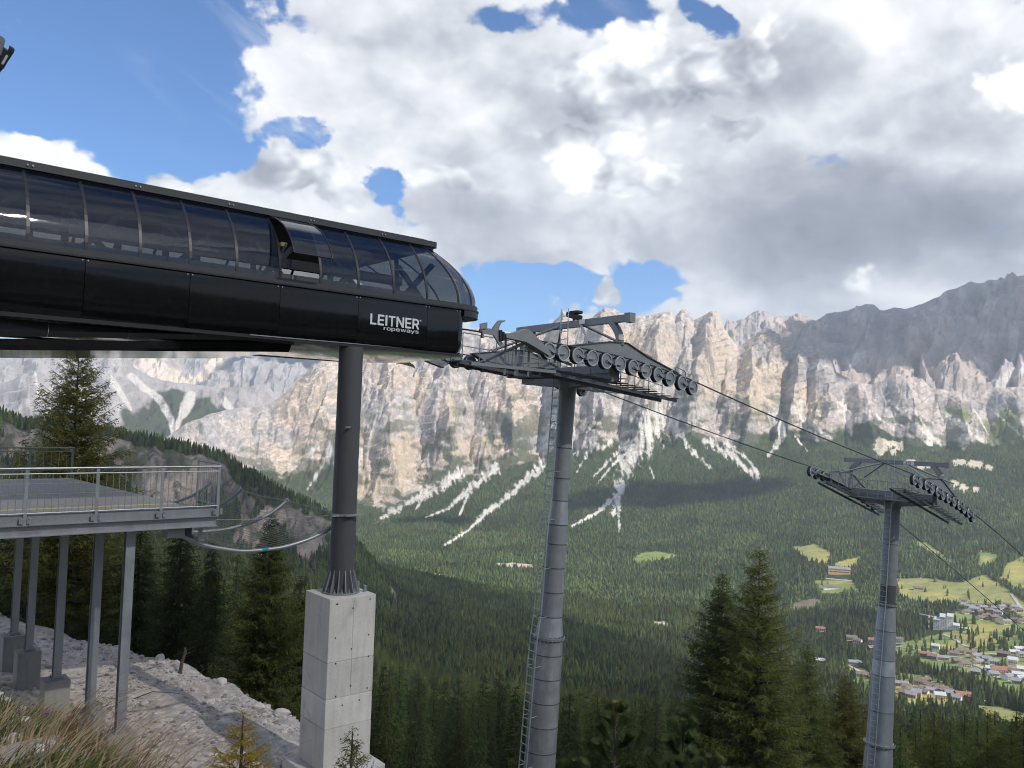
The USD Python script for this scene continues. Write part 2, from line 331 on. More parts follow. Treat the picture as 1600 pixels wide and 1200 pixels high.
def foliage_mat(name, lo, hi, transl=0.25, scale=1.3, vary=0.5, tip=None):
    g = Graph(); ge = g.add('geometry'); oi = g.add('object_info'); tc = g.add('texture_coordinate')
    n = g.noise(tc + '.object', scale, 4.0, 0.6)
    f = g.math('add', g.math('multiply', g.rng(n, 0.30, 0.70, kind='linear'), 0.65), g.math('multiply', ge + '.random_per_island', 0.35))
    col = g.mix(f, lo, hi)
    rn = oi + '.random'; ln = g.noise(oi + '.location', 0.006, 4.0, 0.6); lk = g.rng(ln, 0.35, 0.65, 1 - 0.32 * vary, 1 + 0.40 * vary, 'linear')
    h = g.add('hsv', 'color', hue=g.rng(rn, 0, 1, 0.5 - 0.035 * vary, 0.5 + 0.035 * vary, 'linear'), saturation=1.0, value=g.math('multiply', lk, g.rng(g.math('fraction', g.math('multiply', rn, 7.31)), 0, 1, 1 - 0.45 * vary, 1 + 0.5 * vary, 'linear')), fac=1.0, color=col)
    d = g.add('principled_bsdf', 'BSDF', base_color=h, roughness=0.8, specular_ior_level=0.2)
    t = g.add('translucent_bsdf', 'BSDF', color=h)
    return g.mat(name, surface=g.add('mix_closure', 'closure', fac=transl, closure1=d, closure2=t))
M['spruce'] = foliage_mat('spruce', (0.040, 0.060, 0.024), (0.125, 0.155, 0.052), .45)
M['larch'] = foliage_mat('larch', (0.105, 0.120, 0.028), (0.31, 0.30, 0.080), .45)
M['larch_green'] = foliage_mat('larch_green', (0.085, 0.108, 0.028), (0.225, 0.240, 0.070), .50)
M['larch_yellow'] = foliage_mat('larch_yellow', (0.22, 0.19, 0.02), (0.46, 0.36, 0.05), 0.35, 3.0)
M['pine'] = foliage_mat('pine', (0.075, 0.105, 0.035), (0.24, 0.28, 0.11), 0.4, 3.0)
M['pine_tip'] = foliage_mat('pine_tip', (0.25, 0.22, 0.05), (0.42, 0.36, 0.10), 0.3, 3.0)
M['forest_far'] = foliage_mat('forest_far', (0.050, 0.078, 0.026), (0.125, 0.165, 0.052), 0.15, 0.2, 1.1)
M['forest_light'] = foliage_mat('forest_light', (0.075, 0.098, 0.030), (0.165, 0.190, 0.062), 0.15, 0.2, 1.0)
M['forest_near'] = foliage_mat('forest_near', (0.062, 0.090, 0.032), (0.185, 0.220, 0.068), 0.48, 0.5, 1.3)

# ------------------------------------------------------------------ terrain
def az_of(px, py=760.0): d = ray(px, py); return math.atan2(d[0], d[1])
def z_at(px, py, r): d = ray(px, py); return r * d[2] / math.hypot(d[0], d[1])
KR = [45, 60, 150, 300, 650, 1000, 1400, 2000, 2500, 3000, 3500, 3950]
COLS = {
 -500: [1040, 990, 930, 850, 790, 760, 735, 725, 722, 720, 700, 690],
 -200: [1060, 1010, 950, 880, 815, 780, 750, 740, 738, 735, 715, 700],
 0:    [1090, 1040, 980, 905, 835, 795, 765, 755, 752, 748, 725, 705],
 200:  [1150, 1110, 1045, 965, 885, 842, 812, 800, 795, 785, 755, 720],
 400:  [1230, 1200, 1125, 1050, 962, 900, 868, 855, 845, 832, 800, 752],
 560:  [1320, 1300, 1220, 1140, 1045, 980, 930, 887, 872, 852, 826, 790],
 700:  [1360, 1330, 1235, 1170, 1085, 1030, 980, 920, 888, 855, 815, 758],
 900:  [1380, 1350, 1250, 1190, 1115, 1065, 1018, 955, 905, 850, 790, 722],
 1100: [1400, 1360, 1270, 1215, 1140, 1100, 1055, 975, 912, 845, 778, 705],
 1300: [1420, 1380, 1290, 1240, 1175, 1135, 1085, 985, 908, 840, 770, 705],
 1450: [1430, 1390, 1300, 1255, 1192, 1155, 1100, 990, 910, 838, 766, 705],
 1600: [1440, 1400, 1310, 1265, 1200, 1165, 1110, 992, 912, 838, 768, 708],
 1800: [1450, 1410, 1320, 1270, 1205, 1170, 1112, 995, 915, 840, 770, 710],
 2200: [1460, 1420, 1330, 1275, 1210, 1170, 1115, 1000, 918, 840, 770, 710]}
_rg = np.concatenate([np.geomspace(45, 400, 60), np.linspace(410, 4600, 300)])
_ag = np.array([az_of(p) for p in COLS])
_zz = np.stack([PchipInterpolator(KR, [z_at(p, y, r) for y, r in zip(ys, KR)], extrapolate=True)(np.minimum(_rg, 3950)) + np.maximum(_rg - 3950, 0) * 0.35 for p, ys in COLS.items()])
_af = np.linspace(_ag[0], _ag[-1], 400)
_zf = PchipInterpolator(_ag, _zz, axis=0)(_af)
_HI = RegularGridInterpolator((_af, _rg), _zf, bounds_error=False, fill_value=None)
def H(a, r):
    a, r = np.broadcast_arrays(np.asarray(a, float), np.asarray(r, float))
    z = _HI(np.stack([np.clip(a, _af[0], _af[-1]), np.clip(r, 45, 4590)], -1))
    x, y = r * np.sin(a), r * np.cos(a)
    amp = np.clip((r - 120) / 900, 0, 1) * 17
    p = np.stack([x / 330, y / 330, np.zeros_like(x)], -1)
    return z + amp * (meshkit.fbm(p, 4, 5) - 0.5) * 2.0
def hit(px, py, r0=60, r1=4500, n=1500):
    d = ray(px, py); h = math.hypot(d[0], d[1]); a = math.atan2(d[0], d[1]); r = np.geomspace(r0, r1, n)
    below = r * d[2] / h <= H(np.full(n, a), r)
    k = int(np.argmax(below)) if below.any() else n - 1
    return np.array([r[k] * math.sin(a), r[k] * math.cos(a), float(H(a, r[k]))])
def pl_dist(px, py, line, w0, w1):
    """Signed closeness to a polyline in picture measure: 1 on it, 0 at its (tapering) half width."""
    L = np.asarray(line, float); out = np.full(px.shape, -9.0); seg = np.linalg.norm(np.diff(L, axis=0), axis=1); tot = seg.sum(); acc = 0
    for i in range(len(L) - 1):
        e = L[i + 1] - L[i]; q = np.clip(((px - L[i, 0]) * e[0] + (py - L[i, 1]) * e[1]) / (e @ e), 0, 1)
        dd = np.hypot(px - L[i, 0] - q * e[0], py - L[i, 1] - q * e[1]); s = (acc + q * seg[i]) / tot
        out = np.maximum(out, 1 - dd / (w0 + (w1 - w0) * s)); acc += seg[i]
    return out
def in_poly(px, py, poly):
    from matplotlib.path import Path
    return Path(poly).contains_points(np.stack([px.ravel(), py.ravel()], 1)).reshape(px.shape)
def inside(px, py, poly):
    x, y = np.asarray(px), np.asarray(py); c = np.zeros(x.shape, bool); P = poly
    for i in range(len(P)):
        (x0, y0), (x1, y1) = P[i], P[i - 1]
        if y0 == y1: continue
        c ^= ((y0 > y) != (y1 > y)) & (x < (x1 - x0) * (y - y0) / (y1 - y0) + x0)
    return c
def grid_faces(m, k):
    i, j = np.meshgrid(np.arange(m - 1), np.arange(k - 1), indexing='ij'); q = i * k + j
    return np.concatenate([np.stack([q, q + k, q + k + 1], -1).reshape(-1, 3), np.stack([q, q + k + 1, q + 1], -1).reshape(-1, 3)])
def terrain(name, X, Y, Zz, albedo, mat, smooth=True):
    m, k = X.shape; v = np.stack([X, Y, Zz], -1).reshape(-1, 3); f = grid_faces(m, k)
    nz = np.cross(v[f[0, 1]] - v[f[0, 0]], v[f[0, 2]] - v[f[0, 0]])[2]
    if nz < 0: f = f[:, ::-1]
    me = usdkit.mesh(stage, numbered('/World', name), (v, f), mat, smooth=smooth)
    UsdGeom.PrimvarsAPI(me).CreatePrimvar('albedo', Sdf.ValueTypeNames.Color3fArray, 'vertex').Set(Vt.Vec3fArray.FromNumpy(np.ascontiguousarray(albedo.reshape(-1, 3).astype(np.float32))))
    tag(me, kind='structure'); return me
def fbm2(x, y, s, o=4, seed=0): return meshkit.fbm(np.stack([x / s, y / s, np.zeros_like(x)], -1), o, seed)
def lerp(a, b, t): return a + (np.asarray(b) - a) * np.clip(t, 0, 1)[..., None]
def sstep(x, a, b): t = np.clip((x - a) / (b - a), 0, 1); return t * t * (3 - 2 * t)

MEADOWS = [[(985, 874), (1000, 864), (1025, 861), (1060, 867), (1040, 876), (1000, 881)], [(1235, 854), (1275, 850), (1302, 866), (1288, 880), (1262, 876)], [(1300, 882), (1345, 869), (1340, 886), (1310, 890)],
 [(1270, 906), (1330, 906), (1345, 926), (1280, 926)], [(1398, 905), (1440, 903), (1500, 910), (1540, 898), (1562, 912), (1600, 940), (1640, 960), (1600, 965), (1585, 957), (1560, 942), (1500, 946), (1440, 941), (1405, 930)],
 [(1528, 858), (1562, 868), (1545, 886), (1532, 892)], [(1575, 882), (1600, 868), (1660, 870), (1660, 950), (1600, 925), (1562, 903)], [(1420, 843), (1450, 849), (1490, 880), (1460, 867)],
 [(1395, 1012), (1430, 1000), (1490, 985), (1540, 975), (1600, 970), (1700, 975), (1700, 1090), (1600, 1092), (1550, 1085), (1520, 1062), (1470, 1050), (1395, 1030)],
 [(1405, 1052), (1450, 1056), (1485, 1068), (1512, 1090), (1470, 1108), (1420, 1104), (1396, 1092), (1396, 1056)],
 [(1512, 1100), (1560, 1104), (1600, 1114), (1700, 1125), (1700, 1160), (1600, 1147), (1570, 1150), (1540, 1132)], [(1300, 1038), (1362, 1048), (1364, 1090), (1335, 1078), (1312, 1058)], [(1450, 968), (1500, 955), (1600, 985), (1500, 988)]]
BARE = [[(768, 880), (800, 879), (836, 883), (832, 888), (790, 886)], [(1240, 942), (1275, 934), (1285, 940), (1262, 955), (1240, 956)], [(640, 893), (700, 898), (720, 906), (680, 903)], [(1010, 972), (1040, 970), (1055, 980), (1030, 984)]]
TL = np.array([(-300, 700), (250, 705), (440, 742), (519, 724), (545, 770), (561, 783), (600, 801), (673, 772), (720, 748), (770, 735), (795, 727), (843, 714), (894, 696), (937, 700), (957, 693), (1012, 676), (1080, 678), (1184, 698), (1188, 678), (1216, 667), (1240, 675), (1292, 683), (1340, 659), (1360, 652), (1392, 680), (1452, 698), (1560, 690), (1600, 686), (1900, 690)], float)
SCREE = [([(1030, 652), (1000, 690), (975, 730), (966, 775), (960, 802)], 26, 6), ([(990, 688), (955, 716), (928, 745)], 8, 2), ([(985, 700), (950, 735), (935, 755)], 5, 1.5), ([(1010, 675), (1012, 720), (1022, 748)], 6, 1.5), ([(968, 770), (935, 800), (895, 822)], 6, 2.5), ([(966, 785), (968, 832)], 5, 1.5), ([(962, 638), (985, 652), (1010, 668)], 7, 12),
 ([(1060, 655), (1030, 662)], 8, 14), ([(1050, 660), (1072, 690), (1090, 712), (1112, 732)], 9, 3), ([(1108, 690), (1150, 716), (1182, 748)], 9, 6), ([(1135, 692), (1172, 722), (1186, 742)], 4, 3), ([(853, 690), (846, 728), (800, 770), (762, 800), (730, 830), (694, 853)], 9, 3.5), ([(772, 733), (730, 768), (700, 795), (667, 808)], 10, 2), ([(735, 765), (718, 806)], 5, 2),
 ([(722, 738), (690, 758), (640, 785), (598, 808)], 9, 6), ([(675, 760), (650, 795)], 6, 2), ([(1212, 650), (1222, 680), (1202, 712)], 14, 4), ([(1245, 640), (1262, 668), (1276, 688)], 24, 6), ([(1262, 660), (1300, 685)], 8, 3), ([(1315, 635), (1326, 660), (1330, 680)], 20, 5), ([(1240, 680), (1262, 705)], 4, 2), ([(1345, 632), (1400, 672), (1455, 694)], 4, 5), ([(1395, 628), (1430, 662), (1470, 694)], 6, 9), ([(1470, 640), (1510, 668), (1540, 694)], 7, 9), ([(1550, 640), (1590, 676), (1610, 692)], 4, 6), ([(1430, 640), (1450, 675)], 4, 2), ([(1520, 636), (1545, 680)], 3, 2),
 ([(880, 655), (902, 684), (900, 702)], 5, 9), ([(928, 690), (915, 712), (902, 737)], 6, 2), ([(958, 690), (940, 700), (925, 692)], 5, 5), ([(590, 640), (575, 690), (560, 720), (540, 745)], 4, 6), ([(519, 700), (500, 735), (480, 765)], 8, 3), ([(500, 690), (480, 715)], 4, 7), ([(870, 640), (860, 670), (853, 690)], 2, 5)]
SPOTS = [(1376, 700, 10, 12), (1392, 694, 14, 5), (1405, 697, 8, 6), (1422, 722, 9, 5), (1440, 730, 6, 4), (1452, 728, 9, 4), (1500, 722, 10, 5), (1524, 726, 12, 6), (1545, 730, 7, 4), (1492, 756, 7, 6), (1506, 762, 7, 6), (1525, 765, 5, 5), (1396, 708, 5, 5)]

def valley():
    na, nr = 900, 330
    a = np.linspace(az_of(-330), az_of(1950), na); r = np.concatenate([np.geomspace(48, 600, 90), np.linspace(605, 3700, nr - 90)])
    A, R = np.meshgrid(a, r, indexing='ij'); X, Y = R * np.sin(A), R * np.cos(A); Zz = H(A, R)
    px, py = proj(np.stack([X, Y, Zz], -1))
    al = np.empty(A.shape + (3,)); al[:] = (0.030, 0.043, 0.016)
    n = fbm2(X, Y, 60, 4, 3); n2 = fbm2(X, Y, 17, 3, 9)
    al = lerp(al, (0.075, 0.075, 0.045), sstep(n2, .55, .75) * .6)
    wob = (n - .5) * 10
    for k, P in enumerate(MEADOWS):
        msk = inside(px + wob, py + wob * .4, P)
        col = [(0.175, 0.215, 0.068), (0.22, 0.225, 0.085), (0.15, 0.20, 0.068)][k % 3]
        c = lerp(np.broadcast_to(np.array(col), al.shape), (0.33, 0.29, 0.10), sstep(fbm2(X, Y, 90, 3, 20 + k), .5, .68) * .8)
        al[msk] = c[msk]
    for k, P in enumerate(BARE):
        msk = inside(px + wob * .5, py + wob * .2, P); al[msk] = (0.15, 0.135, 0.085) if k == 1 else (0.42, 0.37, 0.29)
    al *= (0.75 + 0.5 * n2)[..., None]
    for (x, y, w, h) in SPOTS: al = lerp(al, (0.52, 0.46, 0.36), sstep(1.25 - np.hypot((px - x) / w, (py - y) / h) + (n2 - .5) * 1.6, 0, .25))
    for L, w0, w1 in SCREE:
        s = pl_dist(px, py, L, w0 * .9, w1 * .9) + (fbm2(A * 4300 + .25 * R, R * .16, 11, 4, 58) - .5) * 2.6
        al = lerp(al, (0.60, 0.565, 0.505), sstep(s, 0.02, 0.60))
    terrain('valley', X, Y, Zz, al, M['valley'])
valley()

RIDGE = np.array([(150, 720), (250, 690), (290, 662), (330, 645), (380, 636), (420, 632), (440, 618), (460, 600), (490, 572), (510, 560), (560, 545), (620, 530), (680, 522), (750, 512), (800, 518), (840, 518), (860, 506), (872, 497), (880, 486), (890, 489), (897, 500), (912, 500), (925, 495), (938, 484), (945, 480), (957, 482), (970, 490), (985, 495), (1000, 494), (1020, 491), (1035, 488), (1048, 487), (1056, 494), (1064, 484), (1072, 483), (1078, 490), (1084, 500), (1096, 494), (1110, 487), (1119, 486), (1126, 496), (1131, 511), (1140, 526), (1152, 540), (1165, 534), (1176, 526), (1187, 520), (1203, 519), (1219, 522), (1223, 537), (1240, 541), (1262, 539), (1284, 548), (1300, 561), (1306, 582), (1319, 589), (1340, 596), (1362, 600), (1381, 593), (1400, 582), (1419, 586), (1427, 593), (1440, 590), (1453, 604), (1481, 611), (1510, 612), (1537, 609), (1570, 605), (1600, 604), (1700, 600), (1900, 610)], float)
def mountain():
    na, nr = 1330, 390
    a = np.linspace(az_of(180, 650), az_of(1820, 650), na)
    rp = np.array([az_of(x, y) for x, y in RIDGE])
    pxa = np.interp(a, rp, RIDGE[:, 0])
    rt = np.interp(pxa, [180, 440, 520, 700, 900, 1100, 1140, 1200, 1300, 1400, 1600, 1820], [4500, 4550, 4700, 4800, 4750, 4700, 4600, 4640, 4500, 4420, 4400, 4400])
    rt = rt + 40 * (fbm2(pxa, pxa * 0, 60, 3, 31) - .5)
    zt = np.interp(a, rp, [math.tan(math.asin(ray(x, y)[2])) for x, y in RIDGE]) * rt
    zt = zt + 9 * (fbm2(pxa, pxa * 0 + 3, 9, 3, 32) - .5) + 16 * (fbm2(pxa, pxa * 0 + 9, 26, 2, 33) - .5)
    rf = np.interp(pxa, [180, 440, 560, 700, 900, 1100, 1300, 1600, 1820], [3850, 3850, 3900, 3880, 3850, 3900, 3930, 3900, 3900])
    s = np.concatenate([np.linspace(-0.62, 0, 60, endpoint=False), np.linspace(0, 1, nr - 90), np.linspace(1.004, 1.35, 30)])
    A, S = np.meshgrid(a, s, indexing='ij'); RF, RT, ZT = rf[:, None], rt[:, None], zt[:, None]
    R = RF + (RT - RF) * S
    R0 = np.maximum(R, 3480)
    along = A * 4300.0
    zf = H(A, RF + 0 * A)
    sc = np.clip(S, 0, 1)
    # buttresses and chutes: the face is pushed in and out, more in the middle than at foot and crest
    z_lin = zf + (ZT - zf) * sc
    wx = 120 * (fbm2(along, z_lin, 170, 4, 46) - .5); wz = 120 * (fbm2(along, z_lin, 150, 4, 47) - .5)
    P1 = np.stack([(along + 0.35 * z_lin + wx) / 270, (z_lin + wz) / 430, 0 * along], -1); P2 = np.stack([(along - 0.25 * z_lin + wx) / 90, (z_lin + wz) / 170, 0 * along + 5], -1); P3 = np.stack([along / 30, z_lin / 45, 0 * along + 9], -1)
    b1 = 1 - np.abs(2 * meshkit.fbm(P1, 3, 41) - 1) * 1.6; b2 = 1 - np.abs(2 * meshkit.fbm(P2, 3, 42) - 1) * 1.7; b3 = meshkit.fbm(P3, 3, 43) - .5
    env = np.clip(sc * 5, 0, 1) * np.clip((1 - sc) * 7, 0, 1)
    # the crest's peaks send spurs down to the foot, with gullies between that feed the screes
    GU = [(430, 500), (545, 590), (635, 675), (735, 745), (850, 853), (903, 907), (985, 965), (1084, 1035), (1152, 1112), (1234, 1212), (1258, 1266), (1319, 1325), (1381, 1410), (1453, 1488), (1537, 1560), (1650, 1640)]
    SP = [(490, 545), (590, 632), (690, 710), (800, 800), (880, 882), (945, 938), (1045, 1000), (1115, 1075), (1187, 1165), (1246, 1240), (1295, 1296), (1345, 1366), (1412, 1450), (1490, 1524), (1590, 1600)]
    order_ = [p for pr in zip(GU, SP + [(1760, 1720)]) for p in pr]; val_ = np.array([0., 1.] * len(GU))[:len(order_)]
    xw = pxa[:, None] + 26 * (fbm2(along, z_lin, 110, 4, 48) - .5); rel = np.empty_like(sc)
    for j in range(sc.shape[1]):
        xs_ = np.array([f_ + (t_ - f_) * s[j] if 0 <= s[j] <= 1 else (f_ if s[j] < 0 else t_) for t_, f_ in order_]); rel[:, j] = np.interp(xw[:, j], xs_, val_)
    env2 = np.clip(sc * 4, 0, 1) * np.clip((1 - sc) * 3.2, 0, 1)
    q = sc + env2 * .175 * (rel - .52) + env * (0.075 * (b1 - .45) + 0.045 * (b2 - .45) + 0.030 * b3)
    q = np.clip(q, 0, 1)
    g = np.interp(q, [0, .10, .22, .40, .62, .82, 1.0], [0, .060, .18, .42, .62, .86, 1.0])
    Zz = zf + (ZT - zf) * g
    dip = (Zz - 0.42 * along + 30 * (fbm2(along, Zz, 300, 3, 44) - .5)) / 36.0
    ph = dip - np.floor(dip); tri = np.where(ph < .8, ph / .8, (1 - ph) / .2)
    Zz = Zz + env * (17.0 * (tri - .5) + 44 * (fbm2(along + wx, Zz, 52, 5, 45) - .5))
    low = S < 0
    Zz = np.where(low, H(A, np.minimum(R0, RF)), Zz)
    Zz = np.where(S > 1, ZT - (S - 1) * (RT - RF) * .9, Zz)
    X, Y = R0 * np.sin(A), R0 * np.cos(A)
    px, py = proj(np.stack([X, Y, Zz], -1))
    n1 = fbm2(along, Zz, 210, 4, 51); n2 = fbm2(along + .4 * Zz, Zz * 2, 40, 4, 52); n3 = fbm2(along, Zz, 14, 3, 53); strk = fbm2(along * 1.0 + .25 * R0, R0 * .16, 11, 4, 58)
    al = np.empty(A.shape + (3,)); al[:] = (0.40, 0.353, 0.318)
    al = lerp(al, (0.49, 0.395, 0.31), sstep(n1, .48, .64) * .85)
    al = lerp(al, (0.30, 0.285, 0.275), sstep(fbm2(along + .5 * Zz, Zz, 120, 4, 54), .52, .68) * .8)
    al = lerp(al, (0.20, 0.195, 0.195), sstep(np.abs(n2 - .5), .022, .0) * .8)
    al = lerp(al, (0.21, 0.205, 0.20), sstep(ph, .80, .97) * sstep(n2, .42, .6) * .75 * (sc > .01))
    al *= (0.64 + .90 * n3)[..., None]
    b_ = dip * 2.7; al *= (1 - .26 * sstep(b_ - np.floor(b_), .55, .95) * sstep(n1, .35, .55) * (sc > .02))[..., None]
    al = lerp(al, (0.30, 0.29, 0.30), sstep(b1, .25, -.1) * .55 * (sc > .05))
    # turf on the ledges of the lower cliffs
    led = sstep(fbm2(along - 1.9 * Zz, Zz * 3.2 + 0.9 * along, 95, 4, 55) + .25 * (1 - sc) - .18 * sc, .60, .68)
    al = lerp(al, (0.072, 0.085, 0.045), led * np.clip(1.25 - sc * 1.5, 0, 1) * .9)
    tl = np.interp(px, TL[:, 0], TL[:, 1]); dv = py - tl + (n2 - .5) * 26 + (n3 - .5) * 14
    alp = np.interp(px, [1330, 1380, 1900], [0, 1, 1])          # alpine meadow between the screes on the right
    mead = alp * sstep(py, 628, 648) * sstep(n1, .42, .54)
    al = lerp(al, (0.125, 0.150, 0.050), mead)
    forest = sstep(dv, -3, 5)
    al = lerp(al, np.array((0.040, 0.056, 0.022)), forest)
    al = lerp(al, (0.085, 0.095, 0.045), forest * sstep(n3, .52, .7) * .55)
    for L, w0, w1 in SCREE:
        kw = .62 if L[0][0] > 1225 else .95
        sd = pl_dist(px, py, L, w0 * kw, w1 * kw) + (n3 - .5) * 1.5 + (strk - .5) * 2.6
        al = lerp(al, (0.60, 0.565, 0.505), sstep(sd, 0.0, 0.85) * (.80 + .5 * (n3 - .3)))
    for (x, y, w, h) in SPOTS: al = lerp(al, (0.55, 0.48, 0.37), sstep(1.25 - np.hypot((px - x) / w, (py - y) / h) + (n3 - .5) * 1.6, 0, .25))
    for (x, y, w, h) in [(632, 715, 20, 46), (590, 765, 46, 16), (700, 640, 12, 30), (740, 700, 30, 22), (1000, 545, 60, 40), (1120, 560, 30, 60), (1180, 610, 25, 50), (655, 620, 14, 40)]:
        al = lerp(al, (0.50, 0.41, 0.31), sstep(1.2 - np.hypot((px - x) / w, (py - y) / h) + (n2 - .5) * 2, 0, .5) * .75 * (1 - forest))
    terrain('mountain', X, Y, Zz, al, M['mountain'], False)
mountain()

def range_mesh(name, sky_line, r_top, r_foot, y_foot, na, nr, seed, base, warm, pushes, dark=None, extra=None):
    L = np.array(sky_line, float); rp = np.array([az_of(x, y) for x, y in L]); a = np.linspace(rp[0], rp[-1], na)
    rt = r_top + pushes * (fbm2(a * r_top, a * 0, 700, 3, seed) - .5); zt = np.interp(a, rp, [math.tan(math.asin(ray(x, y)[2])) for x, y in L]) * rt
    zt = zt + r_top * .0070 * (fbm2(a * r_top, a * 0, 110, 5, seed + 1) - .5)
    zf = np.array([z_at(px, y_foot, r_foot) for px in np.interp(a, rp, L[:, 0])])
    s = np.concatenate([np.linspace(0, 1, nr), [1.1, 1.35]]); A, S = np.meshgrid(a, s, indexing='ij'); sc = np.clip(S, 0, 1)
    R = r_foot + (rt[:, None] - r_foot) * S; along = A * r_top; zl = zf[:, None] + (zt - zf)[:, None] * sc
    wx = 220 * (fbm2(along, zl, 300, 4, seed + 9) - .5)
    b1 = 1 - np.abs(2 * meshkit.fbm(np.stack([(along + .3 * zl + wx) / 520, zl / 620, 0 * zl], -1), 4, seed + 2) - 1) * 1.6
    b2 = 1 - np.abs(2 * meshkit.fbm(np.stack([(along - .25 * zl + wx) / 150, zl / 210, 0 * zl + 4], -1), 4, seed + 3) - 1) * 1.7
    env = np.clip(sc * 6, 0, 1) * np.clip((1 - sc) * 6, 0, 1)
    q = np.clip(sc + env * (.24 * (b1 - .45) + .10 * (b2 - .45) + .05 * (fbm2(along, zl, 60, 4, seed + 8) - .5)), 0, 1); g = np.interp(q, [0, .2, .45, .7, 1], [0, .13, .42, .68, 1])
    Zz = zf[:, None] + (zt - zf)[:, None] * g
    dip = (Zz - .3 * along) / 60; ph = dip - np.floor(dip); Zz = Zz + env * (13 * (np.where(ph < .8, ph / .8, (1 - ph) / .2) - .5) + 45 * (fbm2(along, Zz, 90, 4, seed + 4) - .5))
    Zz = np.where(S > 1, zt[:, None] - (S - 1) * (rt[:, None] - r_foot) * .9, Zz)
    X, Y = R * np.sin(A), R * np.cos(A); px, py = proj(np.stack([X, Y, Zz], -1))
    n1 = fbm2(along, Zz, 320, 4, seed + 5); n2 = fbm2(along + .5 * Zz, Zz, 60, 4, seed + 6)
    al = np.empty(A.shape + (3,)); al[:] = base; al = lerp(al, warm, sstep(n1, .46, .64) * .8); al *= (.68 + .64 * n2)[..., None]
    if extra: al = extra(al, px, py, sc, along, Zz, n1, n2)
    terrain(name, X, Y, Zz, al, M['mountain'], False)
BACKR = [(1040, 560), (1100, 540), (1134, 510), (1147, 503), (1160, 499), (1175, 495), (1194, 487), (1202, 493), (1209, 497), (1225, 495), (1247, 489), (1262, 497), (1275, 503), (1291, 493), (1308, 490), (1325, 487), (1350, 476), (1366, 476), (1375, 484), (1400, 479), (1412, 482), (1437, 473), (1466, 464), (1480, 455), (1494, 451), (1516, 442), (1537, 443), (1547, 439), (1578, 434), (1620, 424), (1700, 415), (1800, 430)]
def ex_r(al, px, py, sc, along, Zz, n1, n2):
    s = np.maximum.reduce([pl_dist(px, py, L, w0, w1) for L, w0, w1 in [([(1525, 560), (1550, 585), (1568, 602)], 4, 10), ([(1600, 575), (1575, 590)], 14, 10), ([(1345, 552), (1330, 566)], 10, 8)]]) + (n2 - .5)
    return lerp(al, (.52, .48, .45), sstep(s, 0, .4))
range_mesh('far_mountain', BACKR, 6800, 5000, 640, 620, 220, 70, (0.33, 0.30, 0.29), (0.40, 0.33, 0.29), 500, extra=ex_r)
LEFTM = [(-350, 600), (-100, 608), (0, 598), (46, 584), (64, 578), (100, 576), (130, 570), (156, 564), (170, 558), (183, 555), (198, 564), (212, 576), (227, 583), (257, 597), (280, 600), (307, 601), (338, 605), (360, 603), (386, 604), (400, 602), (414, 602), (433, 618), (470, 640), (560, 660)]
def ex_l(al, px, py, sc, along, Zz, n1, n2):
    f = sstep(fbm2(along, Zz * .7, 420, 4, 91) + .46 * (1 - sc) - .17 + .22 * (n2 - .5), .49, .56)
    al = lerp(al, (0.055, 0.068, 0.040), f)
    s = np.maximum.reduce([pl_dist(px, py, L, w0, w1) for L, w0, w1 in [([(205, 590), (250, 625), (268, 655), (272, 690)], 9, 4), ([(300, 620), (283, 650), (272, 680)], 10, 4), ([(150, 575), (180, 600), (205, 640)], 8, 3), ([(120, 600), (110, 640)], 6, 3), ([(350, 625), (380, 660)], 8, 3), ([(55, 585), (60, 620)], 4, 2)]]) + (n2 - .5) * 1.4
    return lerp(al, (.52, .49, .46), sstep(s, 0, .4) * .9)
range_mesh('far_mountain', LEFTM, 5600, 4200, 745, 560, 190, 80, (0.33, 0.31, 0.305), (0.40, 0.36, 0.325), 300, extra=ex_l)
FARL = [(-500, 545), (-200, 565), (0, 559), (20, 557), (38, 556), (51, 549), (70, 538), (120, 528), (200, 526), (300, 532), (350, 528), (430, 530), (500, 540), (560, 552), (640, 575)]
def ex_f(al, px, py, sc, along, Zz, n1, n2):
    s = np.maximum.reduce([pl_dist(px, py, L, w0, w1) for L, w0, w1 in [([(230, 560), (260, 590), (300, 598)], 26, 10), ([(340, 560), (315, 590), (300, 600)], 10, 6)]]) + (n2 - .5)
    return lerp(al, (.58, .50, .42), sstep(s, 0, .4))
range_mesh('far_mountain', FARL, 8800, 6200, 640, 360, 130, 95, (0.30, 0.29, 0.29), (0.36, 0.33, 0.31), 500, extra=ex_f)

